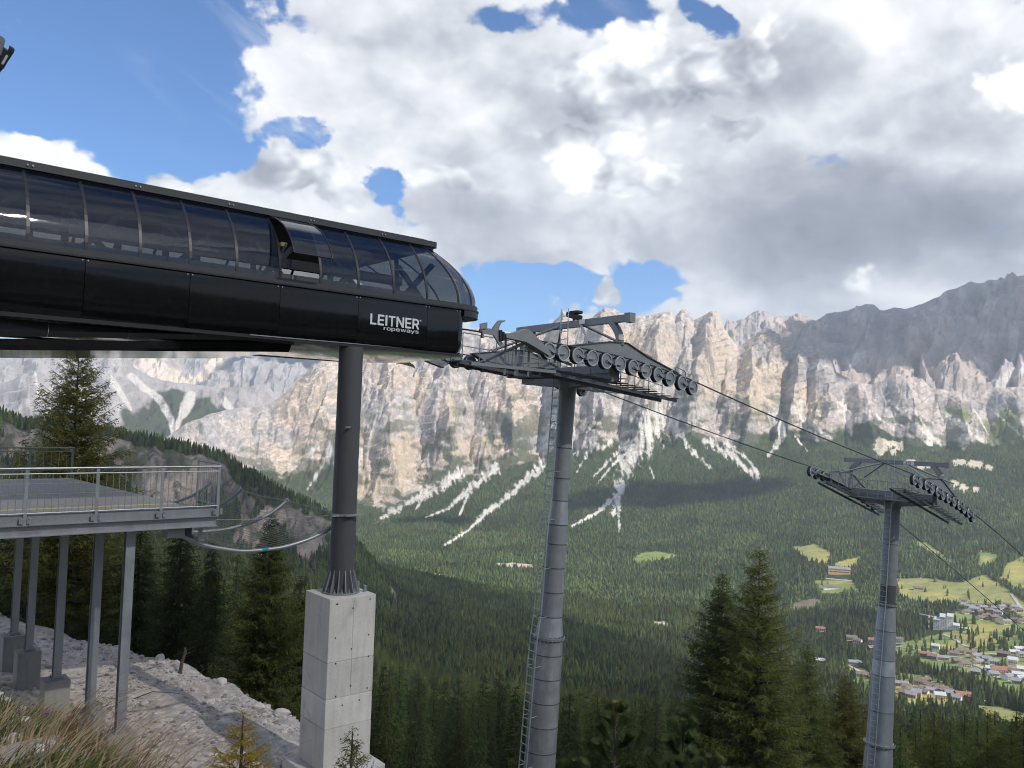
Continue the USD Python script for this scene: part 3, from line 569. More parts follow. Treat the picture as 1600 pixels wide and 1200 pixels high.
# the rocky wooded hill on the left
HILL = [(-420, 600), (-200, 618), (0, 638), (40, 652), (100, 660), (160, 668), (205, 676), (250, 682), (290, 690), (330, 700), (360, 714), (400, 738), (430, 755), (470, 772), (500, 790), (520, 802), (545, 824), (565, 848), (590, 880), (620, 915), (650, 950)]
HILL_R = (1330.0, 1020.0)
def hill():
    L = np.array(HILL, float); na, nr = 420, 150; rp = np.array([az_of(x, y) for x, y in L]); a = np.linspace(rp[0], rp[-1], na); pxa = np.interp(a, rp, L[:, 0])
    rt = 1330 + 60 * (fbm2(pxa, pxa * 0, 120, 3, 61) - .5) + np.interp(pxa, [300, 600], [0, 260]); zt = np.interp(a, rp, [math.tan(math.asin(ray(x, y)[2])) for x, y in L]) * rt + 7 * (fbm2(pxa, pxa * 0, 22, 3, 62) - .5) - 8
    rf = 1020 + np.interp(pxa, [300, 600], [0, 330]); zf = H(a, rf) - 6
    s = np.concatenate([np.linspace(0, 1, nr), [1.05, 1.2, 1.6]]); A, S = np.meshgrid(a, s, indexing='ij'); sc = np.clip(S, 0, 1); R = rf[:, None] + (rt - rf)[:, None] * S; along = A * 1250
    zl = zf[:, None] + (zt - zf)[:, None] * sc
    b1 = 1 - np.abs(2 * meshkit.fbm(np.stack([along / 70, zl / 190, 0 * zl], -1), 4, 63) - 1) * 1.6; b2 = meshkit.fbm(np.stack([along / 20, zl / 30, 0 * zl], -1), 4, 64) - .5
    env = np.clip(sc * 6, 0, 1) * np.clip((1 - sc) * 6, 0, 1); q = np.clip(sc + env * (.19 * (b1 - .45) + .13 * b2), 0, 1)
    g = np.interp(q, [0, .25, .42, .62, .75, 1], [0, .16, .40, .58, .84, 1]); Zz = zf[:, None] + (zt - zf)[:, None] * g + env * 9 * (fbm2(along, zl, 16, 4, 65) - .5)
    Zz = np.where(S > 1, zt[:, None] - (S - 1) * 120, Zz)
    X, Y = R * np.sin(A), R * np.cos(A); px, py = proj(np.stack([X, Y, Zz], -1))
    n1 = fbm2(along, Zz, 60, 4, 66); n2 = fbm2(along, Zz, 13, 4, 67)
    al = np.empty(A.shape + (3,)); al[:] = (0.185, 0.16, 0.14); al = lerp(al, (0.32, 0.262, 0.205), sstep(n1, .50, .62) * .85); n4 = fbm2(along + .6 * zl, zl, 24, 5, 69); al = lerp(al, (0.055, 0.05, 0.046), sstep(np.abs(n4 - .5), .035, .0) * .9); al = lerp(al, (0.065, 0.075, 0.04), sstep(fbm2(along, zl * 2.0, 20, 4, 70), .54, .62) * .8); al *= (.35 + 1.3 * n2)[..., None]
    global HILL_WOOD
    wood = sstep(sc, .78, .9) + sstep(fbm2(along, Zz, 42, 3, 68), .50, .57) + sstep(sc, .26, .14)
    al = lerp(al, (0.045, 0.052, 0.028), np.clip(wood, 0, 1) * .92)
    terrain('hill', X, Y, Zz, al, M['hill'], False)
    rg = np.random.default_rng(5); pts = []
    for _ in range(15000):
        i, j = rg.integers(0, na), rg.integers(0, nr)
        if rg.random() < np.clip(wood[i, j], 0, 1) * (1.0 if wood[i, j] > .4 else .2) and px[i, j] > -80: pts.append((X[i, j] + rg.normal() * 1.2, Y[i, j] + rg.normal() * 1.2, Zz[i, j] - .4))
    return np.array(pts)
HILL_TREES = hill()
# ------------------------------------------------------------------ lift station (glossy black hull over the ropes)
VC = 23.15                                   # centre plane of the ropeway
U_END = 14.3
def side_pts(u, s):
    """Window shell: s from 0 at the belt to 1 under the roof, near side."""
    return 19.64 + 0.98 * s ** 2.1, 3.30 + 1.72 * s
def shell_point(t, s):
    """t: distance along the wall from the straight near side (t = u), round the corner and across the nose."""
    vb, z = side_pts(t, s)
    lean = 1.30 * s ** 1.75                  # the nose leans back further than the sides
    rb = 0.95 - 0.35 * s
    uf = 15.55 - lean; corner = uf - rb
    if t <= corner_at(s): return t, vb, z
    a = (t - corner_at(s)) / (rb * math.pi / 2)
    if a <= 1:
        an = a * math.pi / 2; return corner + rb * math.sin(an), vb + rb * (1 - math.cos(an)), z
    return uf, vb + rb + (t - corner_at(s) - rb * math.pi / 2), z
def corner_at(s): return 15.55 - 1.30 * s ** 1.75 - (0.95 - 0.35 * s)
SS = np.linspace(0, 1, 12)
def t_line(k, s):
    """Mullion number k as a parameter of the wall: even on the straight side, fanned out at the nose."""
    return k
def wall_strip(P0, P1, off=0.0, n=4):
    """Strip of the window shell between the parameter functions P0(s) and P1(s)."""
    sec = []
    for i in range(n + 1):
        row = []
        for s in SS:
            t = P0(s) + (P1(s) - P0(s)) * i / n; u, v, z = shell_point(t, s)
            row.append(W(u, v - off, z))
        sec.append(row)
    return sweep_section(np.array(sec), None)
def thick(m, d):
    n = m.copy(); n.fix_normals = None
    v = np.array(m.vertices); vn = trimesh.Trimesh(v, m.faces, process=False).vertex_normals
    v2 = v + vn * d; k = len(v); f = np.array(m.faces)
    e = trimesh.Trimesh(v, f, process=False); ed = e.edges_sorted; uq, c = np.unique(ed, axis=0, return_counts=True); bd = uq[c == 1]
    sidef = []
    for a, b in bd: sidef += [[a, b, b + k], [a, b + k, a + k]]
    return TM(np.vstack([v, v2]), np.vstack([f, f[:, ::-1] + k, np.array(sidef)]))

st = Thing('lift_station', 'long glossy black ropeway terminal with curved tinted windows and white lettering', 'lift station', W(11.5, VC, 1.7))
MULL = [3.31 + 1.113 * k for k in range(-7, 11)]        # ... 14.44
def pane_edges(a, b): return (lambda s: a), (lambda s: b)
FLAP = (MULL[12], MULL[13])
for i in range(len(MULL) - 1):
    a, b = MULL[i] + .035, MULL[i + 1] - .035
    if b > 13.5:                                       # the last side pane tapers with the leaning nose
        P0, P1 = (lambda s, a=a: a - 0.10 * s), (lambda s: 14.40 - 0.72 * s ** 1.75)
    elif b > 12.3: P0, P1 = (lambda s, a=a: a), (lambda s, b=b: b - 0.10 * s)
    else: P0, P1 = pane_edges(a, b)
    m = wall_strip(P0, P1)
    if i == 12:
        # the open flap, hinged under the roof
        hp = W(0, *side_pts(0, 1)); v = np.array(m.vertices); rel = v - hp; along = rel @ D; an = math.radians(-24)
        r = np.stack([rel @ N, rel[:, 2]], 1); r2 = np.stack([r[:, 0] * math.cos(an) - r[:, 1] * math.sin(an), r[:, 0] * math.sin(an) + r[:, 1] * math.cos(an)], 1)
        r2[:, 0] -= .05
        m = TM(hp + along[:, None] * D + r2[:, :1] * N + r2[:, 1:] * Z, m.faces)
        fl = st.part('window_flap', m, M['tinted_glass'], smooth=True, label='tinted window flap propped open')
        vv = np.array(m.vertices).reshape(5, 12, 3)
        st.part('flap_frame', cat([tube(vv[0], .022, 5), tube(vv[4], .022, 5), tube(vv[:, 0], .022, 5)]), M['black_satin'], under=fl)
        continue
    st.part('window_pane', m, M['tinted_glass'], smooth=True)
for i, k in enumerate(MULL):
    off = (lambda s, k=k: k) if k < 12.9 else ((lambda s, k=k: k - .10 * s) if k < 14 else (lambda s, k=k: k - .72 * s ** 1.75))
    m = wall_strip(lambda s: off(s) - .033, lambda s: off(s) + .033, .012, 1)
    st.part('window_frame', thick(m, .03), M['black_satin'])
# nose panes round the corner and across the front
nose_t = [14.47, 14.98, 15.75, 17.6, 19.6, 21.2]
def nose_line(k):
    base = nose_t[k]
    return lambda s: (base - .72 * s ** 1.75) if k == 0 else base - (1.0 if k == 1 else 1.45) * s ** 1.75 + 0.0
for k in range(len(nose_t) - 1):
    P0, P1 = nose_line(k), nose_line(k + 1)
    st.part('window_pane', wall_strip(lambda s: P0(s) + .03, lambda s: P1(s) - .03, 0, 10), M['tinted_glass'], smooth=True)
    if k: st.part('window_frame', thick(wall_strip(lambda s: P0(s) - .03, lambda s: P0(s) + .03, .01, 1), .03), M['black_satin'])
# far side wall: window band, mirrored
def mirror(m):
    v = np.array(m.vertices); vv = v @ N; return TM(v + (2 * VC - 2 * vv)[:, None] * N, np.array(m.faces)[:, ::-1])
for i in range(len(MULL) - 1):
    st.part('window_pane', mirror(wall_strip(*pane_edges(MULL[i] + .04, MULL[i + 1] - .04), 0, 1)), M['tinted_glass'], smooth=True)
    st.part('window_frame', mirror(thick(wall_strip(lambda s: MULL[i] - .04, lambda s: MULL[i] + .04, .01, 1), .03)), M['black_satin'])
# roof: cap with a drip edge
def roof_outline(inset, n=10):
    pts = [(-5, 20.52 + inset)]
    uf = 14.28 - inset; r = .18
    pts += [(uf - r, 20.52 + inset)] + [(uf - r + r * math.sin(t), 20.52 + inset + r * (1 - math.cos(t))) for t in np.linspace(.2, 1.57, 5)]
    pts += [(u, 2 * VC - v) for u, v in pts[::-1]]
    return pts
st.part('roof', plate(roof_outline(0), W(0, 0, 5.10), D, N, .16), M['grey_paint'], label='dark roof cap')
st.part('roof', plate(roof_outline(.22), W(0, 0, 5.215), D, N, .07), M['grey_paint'])
st.part('gutter', plate(roof_outline(.07), W(0, 0, 4.985), D, N, .07), M['black_satin'])
st.part('roof_bolt', cat([lathe(W(u, 20.51, 5.10), -N, [(0, 0), (0, .022), (.02, .022), (.02, 0)], 6) for k in range(8) for u in (-3.3 + 2.226 * k, -3.2 + 2.226 * k)]), M['galvanised'])
# belt: two stepped rails running out to the pointed flange at the nose
def belt_outline(out, tip, r, shift=0.0):
    v0 = 19.60 - out; uf = tip
    p = [(-5, v0), (uf - r, v0)] + [(uf - r + r * math.sin(t), v0 + r * (1 - math.cos(t))) for t in np.linspace(.15, 1.57, 10)]
    return p + [(u, 2 * VC - v) for u, v in p[::-1]]
def ring_plate(outer, inner, z, th):
    from shapely.geometry import Polygon
    m = trimesh.creation.extrude_polygon(Polygon(outer).difference(Polygon(inner)), th, engine='earcut'); v = np.array(m.vertices)
    return TM(v[:, :1] * D + v[:, 1:2] * N + (z + v[:, 2:]) * Z, m.faces)
st.part('belt_rail', ring_plate(belt_outline(.0, 15.62, 1.0), belt_outline(-.25, 15.3, .9), 3.16, .13), M['grey_paint'])
st.part('belt_rail', ring_plate(belt_outline(.025, 15.66, 1.0), belt_outline(-.2, 15.3, .9), 3.115, .04), M['black_satin'])
st.part('nose_flange', ring_plate([(14.62, 19.59)] + [p for p in belt_outline(.012, 15.64, 1.0) if p[0] > 14.7] + [(14.62, 2 * VC - 19.59)], [(14.75, 19.9), (15.2, 20.3), (15.2, 26.0), (14.75, 26.4)], 2.93, .18), M['black_satin'])
# lower side panels, slightly bellied, one mesh each
SEAM = [-4.48, -2.25, -.03, 2.20, 4.42, 6.65, 8.88, 11.10, 13.33, 14.44]
SECT = [(19.80, 1.76), (19.69, 1.86), (19.625, 2.05), (19.60, 2.25), (19.595, 2.6), (19.60, 2.85), (19.605, 3.02), (19.625, 3.11)]
def panel(u0, u1, mirrored=False):
    sec = np.array([[W(u, v, z) for v, z in SECT] for u in np.linspace(u0, u1, 3)])
    m = thick(sweep_section(sec, None), .02)
    return mirror(m) if mirrored else m
for a, b in zip(SEAM[:-1], SEAM[1:]):
    st.part('side_panel', panel(a + .006, b - .006), M['black_gloss'], smooth=35)
    st.part('side_panel', panel(a + .006, b - .006, True), M['black_gloss'], smooth=35)
    st.part('panel_bolt', cat([lathe(W(b + q, 19.625, 3.06), -N, [(0, 0), (0, .018), (.03, .018), (.03, 0)], 6) for q in (-.06, .05)]), M['galvanised'])
def corner_sec(an):
    return [(14.44 + math.sin(an) * (.32 + .0 * z) * (1 - .35 * max(0, 2.1 - z) / .35), v + (1 - math.cos(an)) * .40, z) for v, z in SECT]
sec = np.array([[W(*p) for p in corner_sec(an)] for an in np.linspace(0, 1.35, 7)])
st.part('corner_panel', thick(sweep_section(sec, None), .02), M['black_gloss'], smooth=35)
st.part('end_panel', box(W(14.72, VC, 2.45), (.06, 6.0, 1.35), [D, N, Z]), M['black_satin'])
st.part('end_plate', plate([(14.40, 1.78), (14.68, 1.80), (14.86, 2.12), (14.70, 2.16), (14.40, 2.12)], W(0, 19.90, 0), D, Z, .03), M['galvanised_dull'])
# underside
st.part('lower_lip', bar(W(-5, 19.86, 1.735), W(14.62, 19.86, 1.80), .24, .09), M['black_satin'])
st.part('lower_lip', bar(W(-5, 26.44, 1.735), W(15.0, 26.44, 1.80), .30, .09), M['black_satin'])
st.part('lip_edge', bar(W(8.2, 19.72, 1.80), W(14.6, 19.735, 1.85), .012, .02), M['galvanised'])
sec = np.array([[W(u, v, z) for v, z in [(19.95, 1.80), (21.2, 1.74), (23.15, 1.70), (25.1, 1.74), (26.30, 1.80)]] for u in np.linspace(-5, 14.9, 12)])
st.part('underside', thick(sweep_section(sec, None), .03), M['black_gloss'], smooth=True)
def bz(u): return 1.05 + .0705 * (u - 3.07)
for k, (a, b) in enumerate([(-4.8, -1.6), (-1.6, 1.2), (1.2, 3.9), (3.9, 5.55), (5.55, 7.1), (7.1, 9.6)]):
    zl = [bz(a) + .26, bz(b) + .26]
    sec = np.array([[W(u, 20.22, 1.70), W(u, 20.16, bz(u) + .40), W(u, 20.30, bz(u) + .28)] for u in np.linspace(a + .008, b - .008, 3)])
    st.part('belly_panel', thick(sweep_section(sec, None), -.02), M['grey_paint'], smooth=False)
m = TM([W(-5, 20.32, bz(-5) + .25), W(9.6, 20.32, bz(9.6) + .22), W(9.6, 26.0, bz(9.6) + .22), W(-5, 26.0, bz(-5) + .25), W(-5, 20.5, bz(-5)), W(9.6, 20.5, bz(9.6)), W(9.6, 25.8, bz(9.6)), W(-5, 25.8, bz(-5))], [[0, 1, 5], [0, 5, 4], [1, 2, 6], [1, 6, 5], [2, 3, 7], [2, 7, 6], [3, 0, 4], [3, 4, 7], [4, 5, 6], [4, 6, 7], [0, 2, 1], [0, 3, 2]])
st.part('belly', m, M['black_gloss'])
st.part('belly_rail', bar(W(-5, 20.46, bz(-5) + .14), W(8.0, 20.46, bz(8.0) + .14), .05, .05), M['black_satin'])
# what is seen through the windows: ceiling, floor, machinery frame
st.part('ceiling', box(W(4.6, VC, 4.90), (18.6, 4.6, .06), [D, N, Z]), M['black_satin'])
st.part('floor', box(W(4.6, VC, 3.02), (19.2, 6.3, .08), [D, N, Z]), M['black_satin'])
st.part('lining', box(W(4.6, 26.35, 3.55), (19.0, .05, .5), [D, N, Z]), M['black_satin'])
for v in (21.2, 25.1):
    st.part('machine_beam', bar(W(-4, v, 3.95), W(13.4, v, 3.95), .18, .26), M['dark_steel'])
    st.part('machine_rail', bar(W(-4, v - .35, 3.55), W(13.9, v - .35, 3.55), .12, .12), M['galvanised_dull'])
for k in range(8):
    u = -2.4 + 2.226 * k
    st.part('roof_frame', cat([bar(W(u, 20.9, 3.1), W(u, 21.2, 4.9), .12, .12), bar(W(u, 25.4, 3.1), W(u, 25.1, 4.9), .12, .12)]), M['dark_steel'])
    st.part('brace', cat([bar(W(u, 21.15, 3.15), W(u + 1.3, 21.15, 4.6), .14, .16, N), bar(W(u + 1.35, 21.2, 3.15), W(u + .1, 21.2, 4.4), .12, .14, N)]), M['dark_steel'])
for u in np.arange(-3, 13.5, .62): st.part('tyre_wheel', lathe(W(u, 21.55, 3.26), N, [(-.05, .05), (-.05, .22), (.05, .22), (.05, .05)], 12), M['rubber'])
st.part('flap_stay', cat([tube([W(9.02, 20.2, 3.4), W(9.05, 20.0, 4.0), W(9.05, 19.75, 4.2)], .03, 5)]), M['galvanised'])
st.part('control_box', box(W(9.1, 20.1, 4.22), (.16, .2, .1), [D, N, Z]), M['yellow_paint'])
# lettering
def letter(txt, u0, u1, z, h, bold):
    m = meshkit.text_mesh(txt, 1.0, .012, bold); v = np.array(m.vertices); v[:, 0] = (v[:, 0] - v[:, 0].min()) / np.ptp(v[:, 0])
    P = u0 + (u1 - u0) * v[:, 0]
    return TM(P[:, None] * D + (z + v[:, 1] * h)[:, None] * Z + (19.594 - v[:, 2])[:, None] * N, m.faces)
def word(txt, u0, u1, z, h, bold, gap, widths):
    tot = sum(widths[c] for c in txt) + gap * (len(txt) - 1); k = (u1 - u0) / tot; u = u0
    for c in txt:
        if c == 'I': st.part('letter', box(W(u + widths[c] * k / 2, 19.588, z + h * .52), (widths[c] * k * .92, .012, h * 1.04), [D, N, Z]), M['lettering']); u += (widths[c] + gap) * k; continue
        st.part('letter', letter(c, u, u + widths[c] * k, z, h, bold), M['lettering']); u += (widths[c] + gap) * k
word('LEITNER', 11.47, 13.05, 2.385, .275, True, .16, dict(L=.78, E=.80, I=.26, T=.86, N=1.0, R=.92))
word('ropeways', 11.90, 13.04, 2.262, .105, False, .16, dict(r=.55, o=.95, p=.9, e=.95, w=1.3, a=.85, y=.95, s=.8))
st.part('lettering', letter('®', 13.065, 13.115, 2.60, .055, False), M['lettering'])
# rope guide at the nose
def px_plate(pts, v, th, scale=None):
    if scale: s, ox, oy = scale; pts = [(ox + x / s, oy + y / s) for x, y in pts]
    return plate([on_v(x, y, v) for x, y in pts], W(0, v, 0), D, Z, th)
S5 = (7.27, 680, 480)
st.part('rope_guide', px_plate([(505, 250), (590, 240), (645, 248), (690, 180), (715, 150), (790, 148), (788, 162), (745, 182), (722, 230), (720, 330), (745, 380), (775, 430), (740, 445), (725, 430), (660, 318), (545, 300), (505, 290)], 20.2, .06, S5), M['galvanised_dull'])
st.part('guide_bracket', cat([px_plate([(508, 185), (590, 172), (588, 240), (508, 252)], 20.15, .04, S5), px_plate([(528, 270), (548, 270), (548, 350), (528, 350)], 20.12, .08, S5)]), M['galvanised_dull'])
st.part('switch', cat([px_plate([(722, 262), (748, 258), (752, 372), (724, 380)], 20.17, .12, S5), px_plate([(762, 280), (778, 280), (778, 380), (762, 384)], 20.12, .10, S5)]), M['rubber'])
st.part('far_guide', px_plate([(1060, 598), (1230, 578), (1300, 628), (1318, 672), (1290, 652), (1150, 615)], 26.3, .05, (8.89, 500, 500)), M['dark_steel'])

# ------------------------------------------------------------------ column and pier under the station
UC, ZC0 = on_v(533, 915, 19.98); UT, _ = on_v(546, 545, 19.98)
VCOL = 19.98
PT = on_v(515, 937, VCOL - .68)[1]                     # top of the pier
col = Thing('support_column', 'dark grey round steel column under the station, bolted on a concrete pier', 'column', W(UC, VCOL, PT))
col.part('shaft', lathe(W(UC, VCOL, 0), Z, [(PT + .04, 0), (PT + .04, .325), (1.74, .322), (1.74, 0)], 40), M['column_paint'], smooth=40)
col.part('base_plate', lathe(W(UC, VCOL, PT), Z, [(0, 0), (0, .50), (.045, .50), (.045, 0)], 40), M['galvanised_dull'], smooth=30)
for k in range(14):
    an = 2 * math.pi * k / 14; e = math.cos(an) * D + math.sin(an) * N
    col.part('gusset', plate([(.31, .045), (.485, .045), (.47, .12), (.325, .62), (.31, .62)], W(UC, VCOL, PT), e, Z, .02), M['galvanised_dull'])
    an += math.pi / 14; c = W(UC, VCOL, PT) + (math.cos(an) * D + math.sin(an) * N) * .43
    col.part('anchor_bolt', cat([lathe(c, Z, [(.045, 0), (.045, .032), (.085, .032), (.085, 0)], 6), cyl(c + .08 * Z, c + .15 * Z, .014, n=6)]), M['galvanised'])
col.part('clamp', lathe(W(UC, VCOL, on_v(540, 803, VCOL)[1]), Z, [(-.03, .32), (-.03, .36), (.03, .36), (.03, .32)], 32), M['galvanised_dull'])
col.part('clamp_lug', cat([box(W(UC - .38, VCOL - .2, on_v(540, 803, VCOL)[1]), (.2, .12, .05), [D, N, Z]), box(W(UC + .05, VCOL - .40, on_v(540, 803, VCOL)[1]), (.46, .10, .03), [D, N, Z])]), M['galvanised'])
col.part('earth_bolt', cat([cyl(W(UC - .1, VCOL - .3, -.42), W(UC - .3, VCOL - .42, -.42), .03, n=8)]), M['galvanised_dull'])
pier = Thing('concrete_pier', 'tall pale square concrete pier carrying the station column', 'pier', W(UC, VCOL, PT - 5))
def rounded_box(c, size, r, ax):
    sx, sy, sz = (s / 2 - r for s in size); sph = m3.Manifold.sphere(r, 8)
    h = m3.Manifold.batch_hull([sph.translate((a, b, cc)) for a in (-sx, sx) for b in (-sy, sy) for cc in (-sz, sz)])
    m = h.to_mesh(); v = m.vert_properties[:, :3] @ np.asarray(ax); return TM(v + np.asarray(c), m.tri_verts)
hs = [PT, PT - 1.62, PT - 2.55, PT - 3.30, PT - 4.42]
A_ = 1.36
for k in range(4):
    hh = hs[k] - hs[k + 1]; rot = [D, N, Z]
    pier.part('cast_block', rounded_box(W(UC + .004 * (k % 2), VCOL + .003 * (k % 2), (hs[k] + hs[k + 1]) / 2), (A_, A_, hh - .004), .014, rot), M[f'concrete_{k}'])
pier.part('form_seam', box(W(UC + .02, VCOL - A_ / 2 - .001, PT - 1.25), (.008, .006, 2.3), [D, N, Z]), M['concrete_old'])
for q, zz in [(-.48, .14), (-.46, .14), (.5, .12), (.5, 1.05), (-.48, 1.0), (.0, .3), (.0, 1.35), (.52, 1.62), (-.44, 1.66), (.02, 2.3), (.52, 2.45), (-.4, 2.5), (.3, 2.72), (-.2, 2.76), (-.2, 3.62), (.3, 3.62), (-.3, 4.2), (.3, 4.1)]: pier.part('tie_hole', lathe(W(UC + q, VCOL - A_ / 2 + .002, PT - zz), -N, [(0, 0), (0, .022), (.006, .022), (.006, 0)], 8), M['rubber'])
pier.part('plinth', rounded_box(W(UC, VCOL, PT - 5.02), (1.98, 1.98, 1.2), .03, [D, N, Z]), M['concrete'])
pier.part('plinth_ledge', rounded_box(W(UC, VCOL, PT - 5.55), (2.06, 2.06, .9), .03, [D, N, Z]), M['concrete_old'])
pier.part('conduit_stub', cat([cyl(W(UC + .56, VCOL - .28, PT), W(UC + .56, VCOL - .28, PT + .17), .05, .045, 10), cyl(W(UC + .58, VCOL + .1, PT), W(UC + .58, VCOL + .1, PT + .2), .04, .035, 8)]), M['galvanised'])

# ------------------------------------------------------------------ boarding platform with railing
ZD, UE, VF, VB = -2.52, 7.66, 19.80, 30.6
pf = Thing('boarding_platform', 'grey steel boarding platform with yellow edge stripes beneath the station', 'platform', W(3, 25, ZD))
vs = [VF + .12, 21.95, 25.4, 28.6, 30.15, VB]
for k, (a, b) in enumerate(zip(vs[:-1], vs[1:])):
    ue0, ue1 = UE - .05 - .075 * (a - VF), UE - .05 - .075 * (b - VF)
    m = plate([(-6, a + .05), (ue0, a + .05), (ue1, b - .05), (-6, b - .05)], W(0, 0, ZD - .06), D, N, .12)
    pf.part('deck_panel', m, M['deck'])
    if k < 4: pf.part('edge_stripe', plate([(-6, b - .049), (ue1 - .02, b - .049), (ue1 - .02, b + .085), (-6, b + .085)], W(0, 0, ZD - .055), D, N, .12), M['yellow_paint'])
pf.part('front_beam', cat([box(W(.82, VF + .06, -2.72), (13.64, .012, .24), [D, N, Z]), box(W(.82, VF, -2.605), (13.64, .13, .016), [D, N, Z]), box(W(.82, VF, -2.838), (13.64, .13, .016), [D, N, Z])]), M['galvanised'])
pf.part('kick_plate', box(W(.82, VF + .03, -2.49), (13.64, .008, .215), [D, N, Z]), M['galvanised_dull'])
pf.part('end_beam', cat([bar(W(UE - .06, VF + .1, -2.73), W(UE - .8, VB, -2.73), .10, .24)]), M['galvanised'])
for k in range(5):
    v = VF + .9 + 2.2 * k; pf.part('cross_joist', bar(W(-6, v, -2.72), W(UE - .25 - .07 * (v - VF), v, -2.72), .14, .2), M['galvanised_dull'])
pf.part('corner_bracket', cat([box(W(UE - .28, VF + .35, -3.0), (.10, .012, .42), [D, N, Z]), box(W(UE - .28, VF + .27, -2.88), (.14, .16, .02), [D, N, Z]), box(W(UE - .28, VF + .31, -3.2), (.14, .16, .02), [D, N, Z])]), M['galvanised'])
pf.part('end_joist', bar(W(UE - .5, VF + .5, -3.0), W(UE - .5, VF + 4.4, -3.0), .14, .34), M['dark_steel'])
pf.part('tube_socket', box(W(on_v(272, 831, 20.3)[0], 20.3, -3.02), (.4, .3, .2), [D, N, Z]), M['galvanised'])
pf.part('back_wall', box(W(-1.6, VB + .12, ZD + .16), (8.8, .05, .42), [D, N, Z]), M['galvanised'])
def railing(name, label, u0, u1, v0, v1, posts, zt, base_z, step, mats=('galvanised', 'galvanised'), hoop=True):
    r = Thing(name, label, 'railing', W(u0, v0, base_z), 'platform railings' if False else None)
    p0, p1 = W(u0, v0, 0), W(u1, v1, 0); L = np.linalg.norm(p1 - p0); e = (p1 - p0) / L
    r.part('top_rail', tube([p0 + zt * Z, p1 + zt * Z], .024, 8), M['galvanised'], smooth=40)
    r.part('mid_rail', tube([p0 + (zt - .115) * Z, p1 + (zt - .115) * Z], .014, 6), M['galvanised'], smooth=40)
    r.part('bottom_rail', tube([p0 + (base_z + .26) * Z, p1 + (base_z + .26) * Z], .012, 6), M['galvanised'], smooth=40)
    for q in posts:
        c = p0 + e * q
        r.part('post', box(c + (zt + base_z + .0) / 2 * Z, (.065, .02, zt - base_z), [e, np.cross(Z, e), Z]), M['galvanised'])
        if hoop: r.part('post_clamp', cat([box(c + e * s_ * .075 + (base_z + .12) * Z - N * .03, (.07, .02, .14), [e, np.cross(Z, e), Z]) for s_ in (-1, 1)] + [lathe(c + e * s_ * .075 + (base_z + b_) * Z - N * .04, -N, [(0, 0), (0, .016), (.02, .016), (.02, 0)], 6) for s_ in (-1, 1) for b_ in (.08, .16)]), M['galvanised'])
    n = int(L / step)
    for k in range(1, n):
        c = p0 + e * (k * L / n)
        if min(abs(k * L / n - q) for q in posts) < .05: continue
        r.part('baluster', cyl(c + (base_z + .26) * Z, c + (zt - .115) * Z, .0065, n=5), M['galvanised'])
    return r
pu = [on_v(x, 800, VF)[0] for x in (39, 150, 251)] + [UE - .03]
pitch = pu[1] - pu[0]
U0 = -1.0
posts = [p - U0 for p in ([pu[0] - 2 * pitch, pu[0] - pitch] + pu) if p > U0]
railing('railing', 'galvanised railing along the front edge of the boarding platform', U0, UE, VF - .02, VF - .02, posts, -1.42, -2.62, .132)
railing('railing', 'short galvanised end railing at the right corner of the boarding platform', UE, UE - .02, VF + .03, VF + 1.45, [.0, 1.40], -1.37, -2.62, .115, hoop=False)
ub = on_v(118, 702, VB)[0]; zb = on_v(110, 700, VB)[1]
railing('railing', 'thin railing along the far back edge of the platform, before the larch', ub - 5.5, ub, VB + .1, VB + .1, [0, 1.4, 2.8, 4.2, 5.45], zb, ZD, .22, hoop=False)

FOOT_Z = -7.45
FEET = [on_z(x, y, FOOT_Z) for x, y in ((187, 1143), (140, 1110), (88, 1060), (45, 1016), (22, 991))]
PLAB = ['grey steel post nearest the station column, half hidden by dry grass', 'grey steel post second from the right, behind the dry grass', 'grey steel post in the middle of the row of five', 'grey steel post second from the left under the platform', 'grey steel post at the left end of the row under the platform']
def ibeam(c0, c1, h, w, t):
    e, s, u = frame_of(c1 - c0, D); L = np.linalg.norm(c1 - c0); mid = (c0 + c1) / 2
    return cat([box(mid + N * (h / 2 - t / 2) * sg, (w, t, L), [D, N, Z]) for sg in (-1, 1)] + [box(mid, (t * .8, h - 2 * t, L), [D, N, Z])])
for P, lb in zip(FEET, PLAB):
    t = Thing('support_post', lb, 'post', P, None)
    t.part('beam', ibeam(P + .03 * Z, np.array([P[0], P[1], -2.85]), .20, .20, .014), M['galvanised'])
    t.part('foot_plate', box(P + .015 * Z, (.32, .32, .03), [D, N, Z]), M['galvanised_dull'])
    t.part('anchor_bolt', cat([cyl(P + (.03) * Z + D * .12 * a + N * .12 * b, P + .09 * Z + D * .12 * a + N * .12 * b, .014, n=6) for a in (-1, 1) for b in (-1, 1)]), M['galvanised'])
FLAB = ['pale concrete footing hidden by grass stalks, nearest the station column', 'weathered concrete footing second from the right, grass in front', 'square concrete footing in the middle of the row', 'dark concrete footing second from the left, partly behind earth', 'small dark concrete footing at the left end of the row']
for k, (P, lb) in enumerate(zip(FEET, FLAB)):
    t = Thing('concrete_footing', lb, 'footing', P - 1.9 * Z)
    t.part('block', rounded_box(P - .55 * Z - .02 * D, (.62, .62, 1.1), .012, [D, N, Z]), M['concrete_old'])
    t.part('base_slab', rounded_box(P - 1.45 * Z - .12 * D, (.95, .9, .7), .02, [D, N, Z]), M['concrete_old'])

